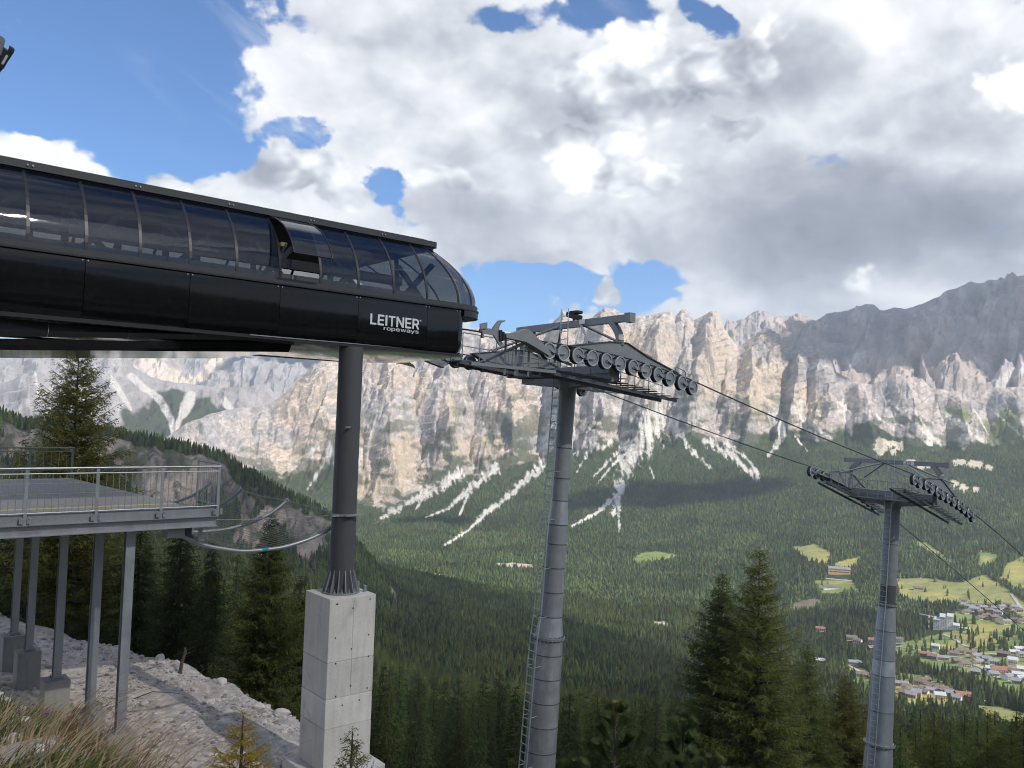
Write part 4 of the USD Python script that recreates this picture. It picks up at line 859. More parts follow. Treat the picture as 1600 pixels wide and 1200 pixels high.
# ------------------------------------------------------------------ net frame between platform and column
UT1, ZT1 = on_v(541, 804, 20.3)
tpts = [on_v(x, y, 20.3) for x, y in ((268, 829), (285, 838), (310, 849), (345, 857), (390, 861), (430, 857), (470, 847), (505, 832), (528, 816), (541, 804))]
cur = PchipInterpolator([p[0] for p in tpts], [p[1] for p in tpts])
uu = np.linspace(tpts[0][0], tpts[-1][0], 30)
def v_for(px):
    vs_ = np.linspace(20, 34, 2000); x, _ = proj(W(UT1, 0, ZT1)[None] + vs_[:, None] * N); return float(vs_[np.argmin(np.abs(x - px))])
NV = [20.3, v_for(447), v_for(376), 30.4]
NL = ['curved galvanised net tube nearest, from platform to column', 'curved galvanised net tube second from the front', 'curved galvanised net tube third from the front, against the rocky hill', 'curved galvanised net tube farthest back, seen through the railing']
for v, lb in zip(NV, NL):
    t = Thing('net_tube', lb, 'net tube', W(uu[0], v, cur(uu[0])))
    t.part('tube', tube([W(u, v, float(cur(u))) for u in uu], .048, 10), M['galvanised'], smooth=50)
    t.part('end_eye', lathe(W(UT1 + .03, v, ZT1 + .03), N, [(-.02, .02), (-.02, .06), (.02, .06), (.02, .02)], 10), M['galvanised'])
    if v == NV[0]: t.part('tape', tube([W(u, v, float(cur(u))) for u in np.linspace(9.02, 9.18, 3)], .052, 10), stone_noise('blue_tape', (.02, .14, .22), (.04, .24, .36), 8))
def sag(p0, p1, dz, n=14): s = np.linspace(0, 1, n)[:, None]; return p0 + (p1 - p0) * s - Z * dz * 4 * s * (1 - s)
def wire(label, pts, r=.010):
    t = Thing('wire_rope', label, 'wire rope', pts[0]); t.part('strand', tube(pts, r, 5), M['galvanised'], smooth=True); t.part('shackle', cyl(pts[0], pts[0] + (pts[1] - pts[0]) * .15, r * 2, n=6), M['galvanised'])
wire('thin wire rope from the platform corner to the column clamp', sag(W(UE, VF + .1, on_v(342, 813, VF)[1]), W(UT1, 20.2, ZT1 + .02), .03))
wire('thin wire rope strung along the tips of the curved net tubes', np.vstack([sag(W(UT1, NV[3], ZT1 + .03), W(UT1, NV[2], ZT1 + .03), .08, 8), sag(W(UT1, NV[2], ZT1 + .03), W(UT1, NV[1], ZT1 + .03), .06, 8)[1:], sag(W(UT1, NV[1], ZT1 + .03), W(UT1, NV[0], ZT1 + .02), .05, 8)[1:]]))
net = []
for v in np.linspace(NV[0] + .1, NV[3], 46):
    net.append(tube([W(u, v, float(cur(u)) + .06) for u in uu[8::3]], .0042, 3, False))
for u in np.linspace(uu[8], uu[-1], 26):
    net.append(tube(sag(W(u, NV[0], float(cur(u)) + .06), W(u, NV[3], float(cur(u)) + .06), .05, 8), .0042, 3, False))
single('safety_net', cat(net), M['galvanised'], 'fine mesh net slung on the curved tubes past the platform end', 'net')

# ------------------------------------------------------------------ the two lift towers
def tower(name, label, base_z, pole, top_z, near, far_shift, u_p, slope, S, sign=None, extra=None):
    """near: wheel centres (u, z) of the near train; pole: (z, radius) pairs from the top down; slope: lean along the line per metre of height."""
    def ax(z): return W(u_p + slope * (z - top_z), VC, z)
    A = (slope * D + Z); A = A / np.linalg.norm(A)
    T = Thing(name, label, 'lift tower', ax(base_z))
    for k in range(len(pole) - 1):
        (z0, r0, mt), (z1, r1, _) = pole[k], pole[k + 1]
        T.part('pole_section', cat([tube([ax(z1), ax(z0)], [r1, r0], 36), ]), M[mt], smooth=40)
        T.part('seam', lathe(ax(z1), A, [(-.016, r1 * .98), (-.016, r1 + .010), (.016, r1 + .010), (.016, r1 * .98)], 36), M['dark_steel'])
    for z, r in S.get('flanges', []):
        fl = T.part('flange', lathe(ax(z), A, [(-.05, r - .2), (-.05, r), (-.008, r), (-.008, r - .02), (.008, r - .02), (.008, r), (.05, r), (.05, r - .2)], 40), M['galvanised'], smooth=30)
        for j in range(40):
            an = 2 * math.pi * j / 40; c = ax(z) + (math.cos(an) * D + math.sin(an) * N) * (r - .05)
            if j % 2 == 0: T.part('flange_bolt', cat([lathe(c, A, [(-.09, 0), (-.09, .026), (.09, .026), (.09, 0)], 6)]), M['dark_steel'], under=fl)
    # ladder on the camera-left flank
    Ld = S['ladder_dir']; Ld = Ld / np.linalg.norm(Ld); sd = np.cross(A, Ld); sd /= np.linalg.norm(sd)
    def rr(z):
        zs = [p[0] for p in pole][::-1]; return float(np.interp(z, zs, [p[1] for p in pole][::-1]))
    zt, zb_ = S['ladder']; zs = np.linspace(zb_, zt, 40); lad = T.path
    pts = np.array([ax(z) + Ld * (rr(z) + S.get('gap', .20)) for z in zs])
    lp = T.part('ladder', cat([tube(pts + sd * .2 * sg, .024, 5) for sg in (-1, 1)]), M['pale_zinc'])
    nr_ = int((zt - zb_) / .30)
    for k in range(nr_):
        z = zb_ + (k + .5) * (zt - zb_) / nr_; c = ax(z) + Ld * (np.interp(z, zs, [rr(q) + S.get('gap', .20) for q in zs]))
        T.part('rung', tube([c - sd * .2, c + sd * .2], .015, 4), M['pale_zinc'], under=lp)
    T.part('ladder_stay', cat([tube([ax(z) + Ld * rr(z) * .9 + sd * .2 * sg, ax(z) + Ld * (rr(z) + S.get('gap', .20)) + sd * .2 * sg], .015, 4) for z in np.arange(zb_ + .6, zt, 1.8) for sg in (-1, 1)]), M['galvanised_dull'])
    # crosshead
    nz = np.interp(u_p, [p[0] for p in near], [p[1] for p in near])
    c0, c1 = W(u_p, 20.75, nz - .32), W(u_p, 25.6, nz - .32 + far_shift)
    m = cat([bar(W(u_p, VC, top_z - .12), c0, .50, .50), bar(W(u_p, VC, top_z - .12), c1, .50, .50), bar(c0 + Z * .2, c1 + Z * .2, .56, .30), tube([ax(top_z - .45), ax(top_z + .25)], [rr(top_z) * 1.08, rr(top_z) * 1.3], 28)])
    T.part('crosshead', m, M['galvanised_dull'], smooth=30)
    WR = S['wheel_r']
    def train(v, sgn, shift, side):
        vi = v + .30 * side                                 # main beam on the inner side
        cen = [(u, z + shift) for u, z in near]
        us = np.array([c[0] for c in cen]); zs_ = np.array([c[1] for c in cen])
        for k, (u, z) in enumerate(cen):
            w = T.part('sheave', lathe(W(u, v, z), N, [(-.035, .05), (-.035, WR * .80), (-.055, WR * .84), (-.055, WR * .97), (-.03, WR * .99), (.0, WR * .93), (.09, WR), (.09, .05)], 28), M['galvanised_dull'], smooth=35)
            T.part('rim', lathe(W(u, v, z), N, [(-.062, WR * .83), (-.066, WR * .86), (-.066, WR * .95), (-.058, WR * .975), (-.05, WR * .9)], 28), M['pale_zinc'], smooth=35, under=w)
            T.part('tyre', lathe(W(u, v, z), N, [(-.03, WR * .985), (-.03, WR * 1.01), (.02, WR * .96), (.11, WR * 1.03), (.13, WR * 1.0), (.13, WR * .6), (.1, WR * .6)], 28), M['rubber'], smooth=35, under=w)
            T.part('hub', lathe(W(u, v, z), N, [(-.075, 0), (-.075, .05), (-.035, .075), (-.03, .0)], 12), M['galvanised'], under=w)
        for k in range(0, len(cen), 2):
            (u0, z0), (u1, z1) = cen[k], cen[k + 1]; P0, P1 = W(u0, v - .085, z0), W(u1, v - .085, z1); e = (P1 - P0) / np.linalg.norm(P1 - P0); up = np.cross(-N, e); up = up if up[2] > 0 else -up
            L_ = np.linalg.norm(P1 - P0)
            T.part('balance_arm', cat([plate([(-.05, .035), (.16, -.06), (L_ / 2 - .03, -.055), (L_ / 2 - .03, .05), (.1, .05)], P0, e, up, .035), plate([(L_ + .05, -.035), (L_ - .1, -.06), (L_ / 2 + .03, -.06), (L_ / 2 + .03, .05), (L_ - .15, .06)], P0, e, up, .035), box((P0 + P1) / 2, (.11, .16, .20), [e, N, up])]), M['galvanised'])
        for k in range(0, len(cen), 4):
            (u0, z0), (u1, z1) = cen[k], cen[k + 3]; a_, b_ = W((u0 + cen[k + 1][0]) / 2, v + .22 * side, (z0 + cen[k + 1][1]) / 2), W((cen[k + 2][0] + u1) / 2, v + .22 * side, (cen[k + 2][1] + z1) / 2)
            T.part('rocker_beam', bar(a_, b_, .09, .22, N), M['galvanised_dull'])
        # humped main beam behind the wheels
        i0, i1 = S['hump']
        f = interp1d(us, zs_, fill_value='extrapolate')
        hp = S['hump_top']
        poly = [(us[0] + i0, f(us[0] + i0) + .12)] + [(u, z + shift) for u, z in hp] + [(us[-1] + i1, f(us[-1]) + .2), (us[-1] + i1, f(us[-1]) - .02)] + [(u, f(u) - .05) for u in us[-2:1:-1]]
        T.part('main_beam', plate(poly, W(0, vi, 0), D, Z, .16), M['galvanised_dull'])
        T.part('beam_flange', cat([bar(W(a[0], vi, a[1] + .008), W(b[0], vi, b[1] + .008), .26, .03, Z) for a, b in zip(poly[:len(hp) + 1], poly[1:len(hp) + 2])]), M['dark_steel'])
        T.part('rope_catcher', cat([bar(W(u, v - .05, f(u) + WR * .9), W(u + .12, v - .05, f(u) + WR * 1.2), .04, .05) for u in us[::3]]), M['galvanised'])
        # catwalk
        vw0, vw1 = sorted((vi + .18 * side, vi + .95 * side)); drop = S.get('walk_drop', .55) if side > 0 else S.get('far_drop', .55)
        sl = []
        drop = drop if side > 0 else S.get('far_drop', drop)
        cw = T.part('catwalk', cat([bar(W(us[0] - .1, q, f(us[0]) - drop - .06), W(us[-1] - .35, q, f(us[-1] - .35) - drop - .06), .06, .12) for q in (vw0, vw1)]), M['dark_steel'])
        for u in np.arange(us[0], us[-1] - .3, .42): T.part('tread', box(W(u + .15, (vw0 + vw1) / 2, f(u) - drop), (.36, vw1 - vw0 - .08, .035), [D, N, Z]), M['dark_steel'], under=cw)
        hr = []
        outer = vw1 if side > 0 else vw0
        n_h = int((us[-1] - us[0]) / .85)
        for k in range(n_h + 1):
            u = us[0] + k * (us[-1] - us[0] - .3) / n_h; zb2 = f(u) - drop; hr.append(tube([W(u, outer, zb2), W(u, outer, zb2 + 1.05)], .02, 5))
        for hgt in (.55, 1.05): hr.append(tube([W(u, outer, f(u) - drop + hgt) for u in np.linspace(us[0], us[-1] - .3, 5)], .02, 5))
        T.part('walk_railing', cat(hr), M['galvanised_dull'])
        hoops = []
        for u in S['hoops']:
            zb2 = f(u); hoops.append(tube([W(u, vi, zb2), W(u, vi, zb2 + .55), W(u + .06, vi, zb2 + .62), W(u + .55, vi, f(u + .6) + .62), W(u + .62, vi, f(u + .6) + .55), W(u + .62, vi, f(u + .6))], .018, 5))
        if hoops: T.part('hoop', cat(hoops), M['galvanised_dull'])
    train(20.2, 1, 0.0, 1)
    train(26.2, -1, far_shift, -1)
    # lifting frame above
    zn, zf_ = S['gantry']; ug = S['gantry_u']
    B0, B1 = W(ug, 20.05, zn), W(ug, 26.35, zf_)
    T.part('gantry_beam', cat([bar(B0, B1, .20, .26), bar(B0 - N * .02, B0 + N * .25, .30, .34)]), M['galvanised_dull'])
    def horn(v, zt_, zb3, side):
        s = np.linspace(0, 1, 7); pts = [W(ug - .12 * t_ - .0, v + side * (.55 * (1 - t_) ** 2) * 1.0, zb3 + (zt_ - zb3) * (1 - t_)) for t_ in s]
        return cat([bar(pts[i], pts[i + 1] + (pts[i + 1] - pts[i]) * .12, .20, .22 + .05 * i / 6) for i in range(6)])
    hz = S['hump_top'][1][1]
    T.part('gantry_post', horn(20.5, zn - .1, hz - .05, 1), M['galvanised_dull']); T.part('gantry_post', horn(25.9, zf_ - .1, hz + far_shift - .05, -1), M['galvanised_dull'])
    for q0, q1 in ((.42, .1), (.58, .9)):
        top = B0 + (B1 - B0) * q0
        for sgn in (-1, 1):
            bt = W(ug + sgn * 1.7, 20.5 if q1 < .5 else 25.9, hz - .25 + (0 if q1 < .5 else far_shift) - sgn * .15)
            T.part('strut', tube([top, bt], .05, 8), M['galvanised'] if sgn < 0 else M['galvanised_dull'], smooth=40)
    T.part('centre_ladder', cat([tube([W(ug - .25, 23.3 + q, nz), W(ug - .25, 23.3 + q, zn + .55)], .018, 4) for q in (-.2, .2)] + [tube([W(ug - .25, 23.1, z), W(ug - .25, 23.5, z)], .014, 4) for z in np.arange(nz + .2, zn + .5, .3)]), M['pale_zinc'])
    # little service platform round the pole head
    T.part('head_platform', box(W(u_p - .9, VC + .3, nz - .42), (.9, 3.6, .05), [D, N, Z]), M['dark_steel'])
    pr = []
    for q in np.linspace(-1.5, 2.1, 7): pr.append(tube([W(u_p - 1.3, VC + q, nz - .4), W(u_p - 1.3, VC + q, nz + .65)], .018, 5))
    for hgt in (.1, .65): pr.append(tube([W(u_p - 1.3, VC - 1.5, nz + hgt), W(u_p - 1.3, VC + 2.1, nz + hgt)], .018, 5))
    T.part('head_railing', cat(pr), M['galvanised_dull'])
    # hanging cage at the downhill end of the far train
    ue = near[-1][0]; ze = near[-1][1] + far_shift
    if S.get('cage'):
        u, z, w_ = S['cage']; vq = 25.0; b = [W(u, vq, z), W(u + w_, vq, z), W(u + w_, vq + .7, z), W(u, vq + .7, z)]
        T.part('cage', cat([bar(b[i], b[(i + 1) % 4], .05, .12) for i in range(4)] + [tube([p_, p_ + Z * 1.15], .02, 5) for p_ in b] + [tube([b[i] + Z * h_, b[(i + 1) % 4] + Z * h_], .018, 5) for i in range(4) for h_ in (.6, 1.15)] + [tube([b[0] + Z * 1.1, b[1]], .02, 5)]), M['galvanised_dull'])
    if sign:
        txt, q = sign; c = B0 + (B1 - B0) * q - D * .115
        sp = T.part('number_sign', box(c - D * .01, (.02, .62, .22), [D, N, Z]), M['lettering'], label='small white number sign')
        m = meshkit.text_mesh(txt, .16, .006, True); v = np.array(m.vertices); v[:, 0] -= v[:, 0].mean()
        T.part('number', TM(c - D * (.021 + v[:, 2:]) - N * v[:, :1] * 1.15 + Z * (v[:, 1:2] - .08), m.faces), M['rubber'], under=sp)
    if extra: extra(T)
    return T
S6 = (6.667, 860, 470)
n1c = [on_v(860 + x / 6.667, 470 + y / 6.667, 20.2) for x, y in ((-20, 522), (130, 545), (280, 571), (432, 598), (577, 629), (720, 659), (855, 695), (990, 733), (1115, 770), (1240, 814), (1365, 855), (1478, 904))]
h1 = [on_v(860 + x / 6.667, 470 + y / 6.667, 20.5) for x, y in ((180, 470), (600, 428), (780, 442), (1000, 590), (1300, 752))]
def zax(py, v, u0, z0, slope):
    """Height on a leaning pole's axis at picture row py."""
    zs = np.linspace(z0 - 30, z0 + 3, 3000); _, y = proj(W(u0, v, 0)[None] + (slope * (zs - z0))[:, None] * D + zs[:, None] * Z); return float(zs[np.argmin(np.abs(y - py))])
u1, z1 = on_v(888, 592, VC); sl1 = .0585
Y1 = lambda py: zax(py, VC, u1, z1, sl1)
G_, GD, PZ = 'pole_steel', 'galvanised_dull', 'galvanised'
pole1 = [(z1, .33, GD), (Y1(700), .325, GD), (Y1(747), .325, GD), (Y1(782), .33, PZ), (Y1(819), .40, GD), (Y1(849), .41, GD), (Y1(886), .415, GD), (Y1(924), .42, GD), (Y1(962), .43, G_), (Y1(993), .53, G_), (Y1(1021), .545, G_), (Y1(1058), .555, G_), (Y1(1095), .565, G_), (Y1(1132), .575, G_), (Y1(1171), .585, G_), (Y1(1215), .60, G_), (-17.5, .62, G_)]
def extra1(T):
    T.part('entry_arm', px_plate([(775, 298), (855, 298), (940, 272), (1020, 248), (1060, 275), (1180, 395), (1290, 540), (1262, 552), (1130, 470), (1000, 395), (900, 375), (780, 350)], 20.2, .28, S5), M['galvanised_dull'])
    T.part('entry_arm', px_plate([(775, 298), (855, 298), (940, 272), (1020, 248), (1060, 275), (1180, 395), (1290, 540), (1262, 552), (1130, 470), (1000, 395), (900, 375), (780, 350)], 20.2, .28, S5) if False else plate([(u, z - .3) for u, z in [on_v(680 + x / 7.27, 480 + y / 7.27, 20.2) for x, y in [(775, 298), (940, 272), (1020, 248), (1180, 395), (1290, 540), (1130, 470), (1000, 395), (900, 375), (780, 350)]]], W(0, 26.2, 0), D, Z, .28), M['galvanised_dull'])
    a, b = on_v(748, 568, 21.0), on_v(797, 540, 21.0); T.part('arm_strut', cat([tube([W(a[0], 21.0, a[1]), W(b[0] + .1, 20.3, b[1] + .1)], .055, 8), tube([W(b[0] + .1, 20.3, b[1] - .1), W(near_u(n1c, 2), 20.5, n1c[2][1] - .3)], .05, 8)]), M['galvanised'])
    T.part('arm_frame', cat([bar(W(u, 20.5, 1.35), W(u, 20.5, 2.55), .07, .07) for u in (17.0, 17.45, 18.0)] + [bar(W(15.6, 20.5, 1.62), W(19.2, 20.5, 1.58), .12, .10)]), M['galvanised_dull'])
    c = W(on_v(897, 494, 23.3)[0], 23.3, on_v(897, 494, 23.3)[1]); T.part('camera_housing', cat([rounded_box(c, (.36, .62, .2), .03, [D, N * .96 + Z * .28, Z * .96 - N * .28]), rounded_box(c + Z * .14 - N * .1, (.3, .5, .12), .03, [D, N, Z]), bar(c - Z * .35, c, .1, .1)]), M['rubber'])
    T.part('top_plate', box(W(22.3, 22.4, 3.72), (.03, .26, .17), [D, N, Z]), M['lettering'])
_arc = [on_v(x, y, 26.1) for x, y in ((762, 582), (782, 585), (802, 589), (822, 593), (840, 598), (860, 602))]
FAR1 = float(np.mean([z + .285 - np.interp(u, [c[0] for c in n1c], [c[1] for c in n1c]) for u, z in _arc])); print('far shift', FAR1)
def near_u(c, k): return c[k][0]
tower('lift_tower', 'tall galvanised lift tower with a long ladder, beside the station nose', -17.5, pole1, z1, n1c, FAR1, u1, sl1, dict(far_drop=.10, flanges=[(Y1(995), .60)], ladder=(z1 + .3, -17.0), ladder_dir=-D, gap=.26, wheel_r=.285, hump=(1.7, .1), hump_top=h1, hoops=[n1c[3][0], n1c[10][0]], gantry=(on_v(985, 496, 20.1)[1], on_v(812, 517, 26.3)[1]), gantry_u=(on_v(985, 496, 20.1)[0] + on_v(812, 517, 26.3)[0]) / 2, cage=(26.4, on_v(930, 610, 25.3)[1], 1.5)), extra=extra1)
n2c = [on_v(1390 + x / 10, 700 + y / 10, 20.2) for x, y in ((385, 495), (470, 545), (570, 577), (655, 634), (745, 681), (825, 736), (910, 786), (1000, 840), (1080, 892), (1155, 951), (1230, 1012), (1300, 1084))]
h2 = [on_v(1390 + x / 10, 700 + y / 10, 20.5) for x, y in ((555, 475), (600, 474), (760, 485), (820, 530), (985, 750))]
u2, z2 = on_v(1395, 782, VC); sl2 = .0857
Y2 = lambda py: zax(py, VC, u2, z2, sl2)
G_, PZ = 'galvanised', 'pale_zinc'
pole2 = [(z2, .43, GD), (Y2(850), .44, GD), (Y2(914), .45, 'dark_steel'), (Y2(943), .46, G_), (Y2(985), .56, G_), (Y2(1030), .60, PZ), (Y2(1054), .645, G_), (Y2(1110), .68, G_), (Y2(1160), .72, G_), (Y2(1200), .80, G_), (-25.5, .90, G_)]
tower('lift_tower', 'second lift tower farther down the line, with a number sign, above the village', -25.5, pole2, z2, n2c, 0.0, u2, sl2, dict(flanges=[(Y2(944), .56), (Y2(1161), .86)], ladder=(z2 + 1.0, -25.0), ladder_dir=-D, gap=.12, wheel_r=.285, hump=(1.4, .1), hump_top=h2, hoops=[], gantry=(on_v(1486, 727, 20.1)[1], on_v(1318, 718, 26.3)[1]), gantry_u=(on_v(1486, 727, 20.1)[0] + on_v(1318, 718, 26.3)[0]) / 2), sign=('15', .36))
# haul ropes over the wheels
def rope(label, v, shift1, shift2):
    t1 = [(u, z + .285 + shift1) for u, z in n1c]; t2 = [(u, z + .285 + shift2) for u, z in n2c]
    s0 = [(-4, t1[0][1] + .12), (15.2, t1[0][1] + .10)]
    mid = [(t1[-1][0] + (t2[0][0] - t1[-1][0]) * q, t1[-1][1] + (t2[0][1] - t1[-1][1]) * q - .10 * 4 * q * (1 - q)) for q in np.linspace(.1, .9, 9)]
    ur, zr = on_v(*( (1600, 870) if v < 23 else (1600, 985)), v)
    end = [(t2[-1][0] + (ur - t2[-1][0]) * q, t2[-1][1] + (zr - t2[-1][1]) * q - 2.0 * q * (q - 1) * .15) for q in np.linspace(.2, 6, 20)]
    P = [W(u, v + .03, z) for u, z in s0 + t1 + mid + t2 + end]
    t = Thing('haul_rope', label, 'rope', P[0]); t.part('strand', tube(P, .027, 6), M['cable'], smooth=True)
rope('near dark haul rope running over the closer wheels of both towers', 20.2, 0, 0)
rope('far dark haul rope running over the rear wheels of both towers', 26.2, FAR1, 0)

# lamp at the upper left edge of the view
FP = at_depth(1, 80, 11.0)
fl = Thing('floodlight', 'small dark floodlight on a grey bracket at the upper left edge', 'floodlight', FP)
fx, fy = RIGHT, UP
def fpl(pts, off, th): return plate([((x - 1) * 11.0 / FPX, -(y - 80) * 11.0 / FPX) for x, y in pts], FP + FWD * off, fx, fy, th)
fl.part('bracket', fpl([(-14, 60), (1, 56), (6, 59), (7.5, 63), (5, 72), (3, 79), (1, 86), (-14, 90)], 0, .03), M['galvanised_dull'])
fl.part('housing', fpl([(-10, 70), (4, 72), (6, 77), (9, 78.5), (12.5, 79), (11, 83), (5, 92), (0, 101), (-10, 112)], .06, .08), M['rubber'])
fl.part('visor', fpl([(11.5, 79), (13.5, 76), (15, 70.5), (16, 73.5), (14.5, 78), (12.5, 81)], .05, .10), M['rubber'])
fl.part('lens', fpl([(9, 85.5), (10.5, 85.5), (3, 99.5), (1.5, 99.5)], .02, .03), M['lettering'])
fl.part('mast', tube([FP - RIGHT * .25 + Z * .3, np.array([FP[0] - .25, FP[1], -6.0])], .05, 10), M['galvanised_dull'], smooth=40)
# ------------------------------------------------------------------ near ground: gravel terrace and the bank in front
def _lip(a, r, z): return a + [(r - 2.5, z + .12), (r, z), (r + .8, z - .5), (r + 3.5, z - 4.0), (60, None)]
GC = {-400: _lip([(2.5, -1.8), (10, -4.2), (19, -6.2), (23, -8.0), (28, -8.5)], 36, -8.7), -100: _lip([(2.5, -1.7), (9.5, -3.75), (18, -6.0), (22, -8.1), (28, -8.5)], 35.5, -8.7),
 0: _lip([(2.5, -1.7), (9.5, -3.75), (17.5, -5.9), (21, -8.0), (28, -8.5)], 35, -8.75), 90: _lip([(2.5, -1.7), (9, -3.55), (13.2, -5.0), (16.3, -8.0), (24, -8.7)], 33.2, -8.95), 200: _lip([(2.5, -1.7), (8, -3.5), (11.3, -5.1), (14.4, -8.2), (22, -8.9)], 32.2, -9.2),
 300: _lip([(2.5, -1.75), (8, -3.9), (10.5, -5.4), (15, -8.6), (20, -9.2)], 30.9, -9.4), 380: _lip([(2.5, -1.8), (8, -4.5), (11, -6.3), (16, -9.1), (21, -9.5)], 29.6, -9.6), 430: _lip([(2.5, -1.8), (8, -4.8), (11, -6.6), (16, -9.3), (21, -9.65)], 28.0, -9.75), 475: _lip([(2.5, -1.8), (8, -5.0), (11.5, -7.0), (17, -9.7), (21, -9.8)], 27.0, -9.9), 540: _lip([(2.5, -1.8), (8, -5.1), (12, -7.4), (17, -9.8), (20, -9.95)], 25.5, -10.1),
 640: [(2.5, -1.9), (8, -5.3), (12, -7.9), (18, -10.6), (22, -10.9), (25, -12.5), (34, -18), (60, None)], 800: [(2.5, -1.9), (8, -5.7), (12, -8.4), (20, -13.6), (30, -19.5), (45, -27), (52, -30), (60, None)], 2000: [(2.5, -1.9), (8, -5.7), (12, -8.4), (20, -13.6), (30, -19.5), (45, -27), (52, -30), (60, None)]}
_gr = np.geomspace(2.5, 60, 230); _ga = np.array([az_of(p) for p in GC]); _gz = []
for p, kn in GC.items():
    _f = 1 / math.cos(az_of(p)) if p <= 560 else 1.0
    kn = [(r_ * _f if 2.6 < r_ < 59 else r_, z_) for r_, z_ in kn]
    _gz.append(PchipInterpolator([k[0] for k in kn], [k[1] if k[1] is not None else float(H(az_of(p), 60.0)) - .3 for k in kn])(_gr))
_gaf = np.linspace(_ga[0], _ga[-1], 300); _GI = RegularGridInterpolator((_gaf, _gr), PchipInterpolator(_ga, np.array(_gz), axis=0)(_gaf), bounds_error=False, fill_value=None)
def ground_z(x, y):
    x, y = np.asarray(x, float), np.asarray(y, float); r = np.hypot(x, y); a = np.arctan2(x, y)
    z = _GI(np.stack([np.clip(a, _gaf[0], _gaf[-1]), np.clip(r, 2.5, 59.9)], -1))
    return z + .34 * (fbm2(x, y, 3.0, 4, 7) - .5) + .12 * (fbm2(x, y, .7, 3, 8) - .5)
def back_hill():
    a = np.linspace(math.radians(34.0), math.radians(326.0), 150); r = np.geomspace(2.55, 900, 70); A, R = np.meshgrid(a, r, indexing='ij'); X, Y = R * np.sin(A), R * np.cos(A)
    up = np.clip(-np.cos(A), -.55, 1); Zz = -1.85 + .33 * np.minimum(R, 600) * up - .18 * np.maximum(R - 2.6, 0) * (np.cos(A) > 0) * .3 + np.clip(R / 60, 0, 1) * 5 * (fbm2(X, Y, 30, 3, 17) - .5)
    al = np.empty(A.shape + (3,)); al[:] = (.075, .085, .04); al = lerp(al, (.22, .19, .15), sstep(fbm2(X, Y, 9, 3, 18), .5, .62)); terrain('hillside', X, Y, Zz, al, M['valley'])
back_hill()
def near_ground():
    a = np.linspace(az_of(-330), az_of(1950), 620); r = np.geomspace(2.6, 58, 420); A, R = np.meshgrid(a, r, indexing='ij'); X, Y = R * np.sin(A), R * np.cos(A); Zz = ground_z(X, Y)
    px, py = proj(np.stack([X, Y, Zz], -1)); n1 = fbm2(X, Y, 4.0, 4, 12); n2 = fbm2(X, Y, .8, 4, 13); n3 = fbm2(X, Y, .22, 3, 14)
    al = np.empty(A.shape + (3,)); al[:] = (0.40, 0.345, 0.295)
    al = lerp(al, (0.33, 0.31, 0.295), sstep(px + (n1 - .5) * 260, 180, 330))          # greyer rubble towards the pier
    al = lerp(al, (0.30, 0.235, 0.19), sstep(n1, .50, .64) * .5)
    al = lerp(al, (0.53, 0.49, 0.44), sstep(n3, .60, .72) * .7); al = lerp(al, (0.16, 0.15, 0.14), sstep(n3, .38, .28) * .55)
    bank = sstep(R * np.where(px < 560, np.cos(A), 1), np.interp(px, [0, 100, 200, 300, 420, 700], [20, 16.5, 14, 13, 13, 14]) + 0 * R, np.interp(px, [0, 100, 200, 300, 420, 700], [16, 12.5, 10.5, 9.5, 9, 9]) + 0 * R)
    al = lerp(al, (0.26, 0.205, 0.15), bank * .8 * sstep(n2, .35, .6))
    al = lerp(al, (0.10, 0.10, 0.045), bank * sstep(n2, .50, .60) * .6); al = lerp(al, (0.50, 0.46, 0.41), bank * sstep(n3, .58, .66) * .75)
    fl_ = np.interp(px, [-300, 0, 100, 200, 300, 380, 430, 475, 540, 640, 700], [36.8, 35.6, 33.8, 32.8, 31.5, 30.2, 28.6, 27.6, 26.2, 23.5, 5]) / np.where(px < 560, np.cos(A), 1)
    al = lerp(al, (0.055, 0.05, 0.03), sstep(R + (n2 - .5) * 1.5, fl_, fl_ + 1.2))
    terrain('ground', X, Y, Zz, al, M['gravel'])
near_ground()
def on_ground(px, py, r0=4, r1=55):
    d = ray(px, py); h = math.hypot(d[0], d[1]); r = np.geomspace(r0, r1, 1500); x, y = r * d[0] / h, r * d[1] / h
    b = r * d[2] / h <= ground_z(x, y); k = int(np.argmax(b)) if b.any() else len(r) - 1
    return np.array([x[k], y[k], float(ground_z(x[k], y[k]))])

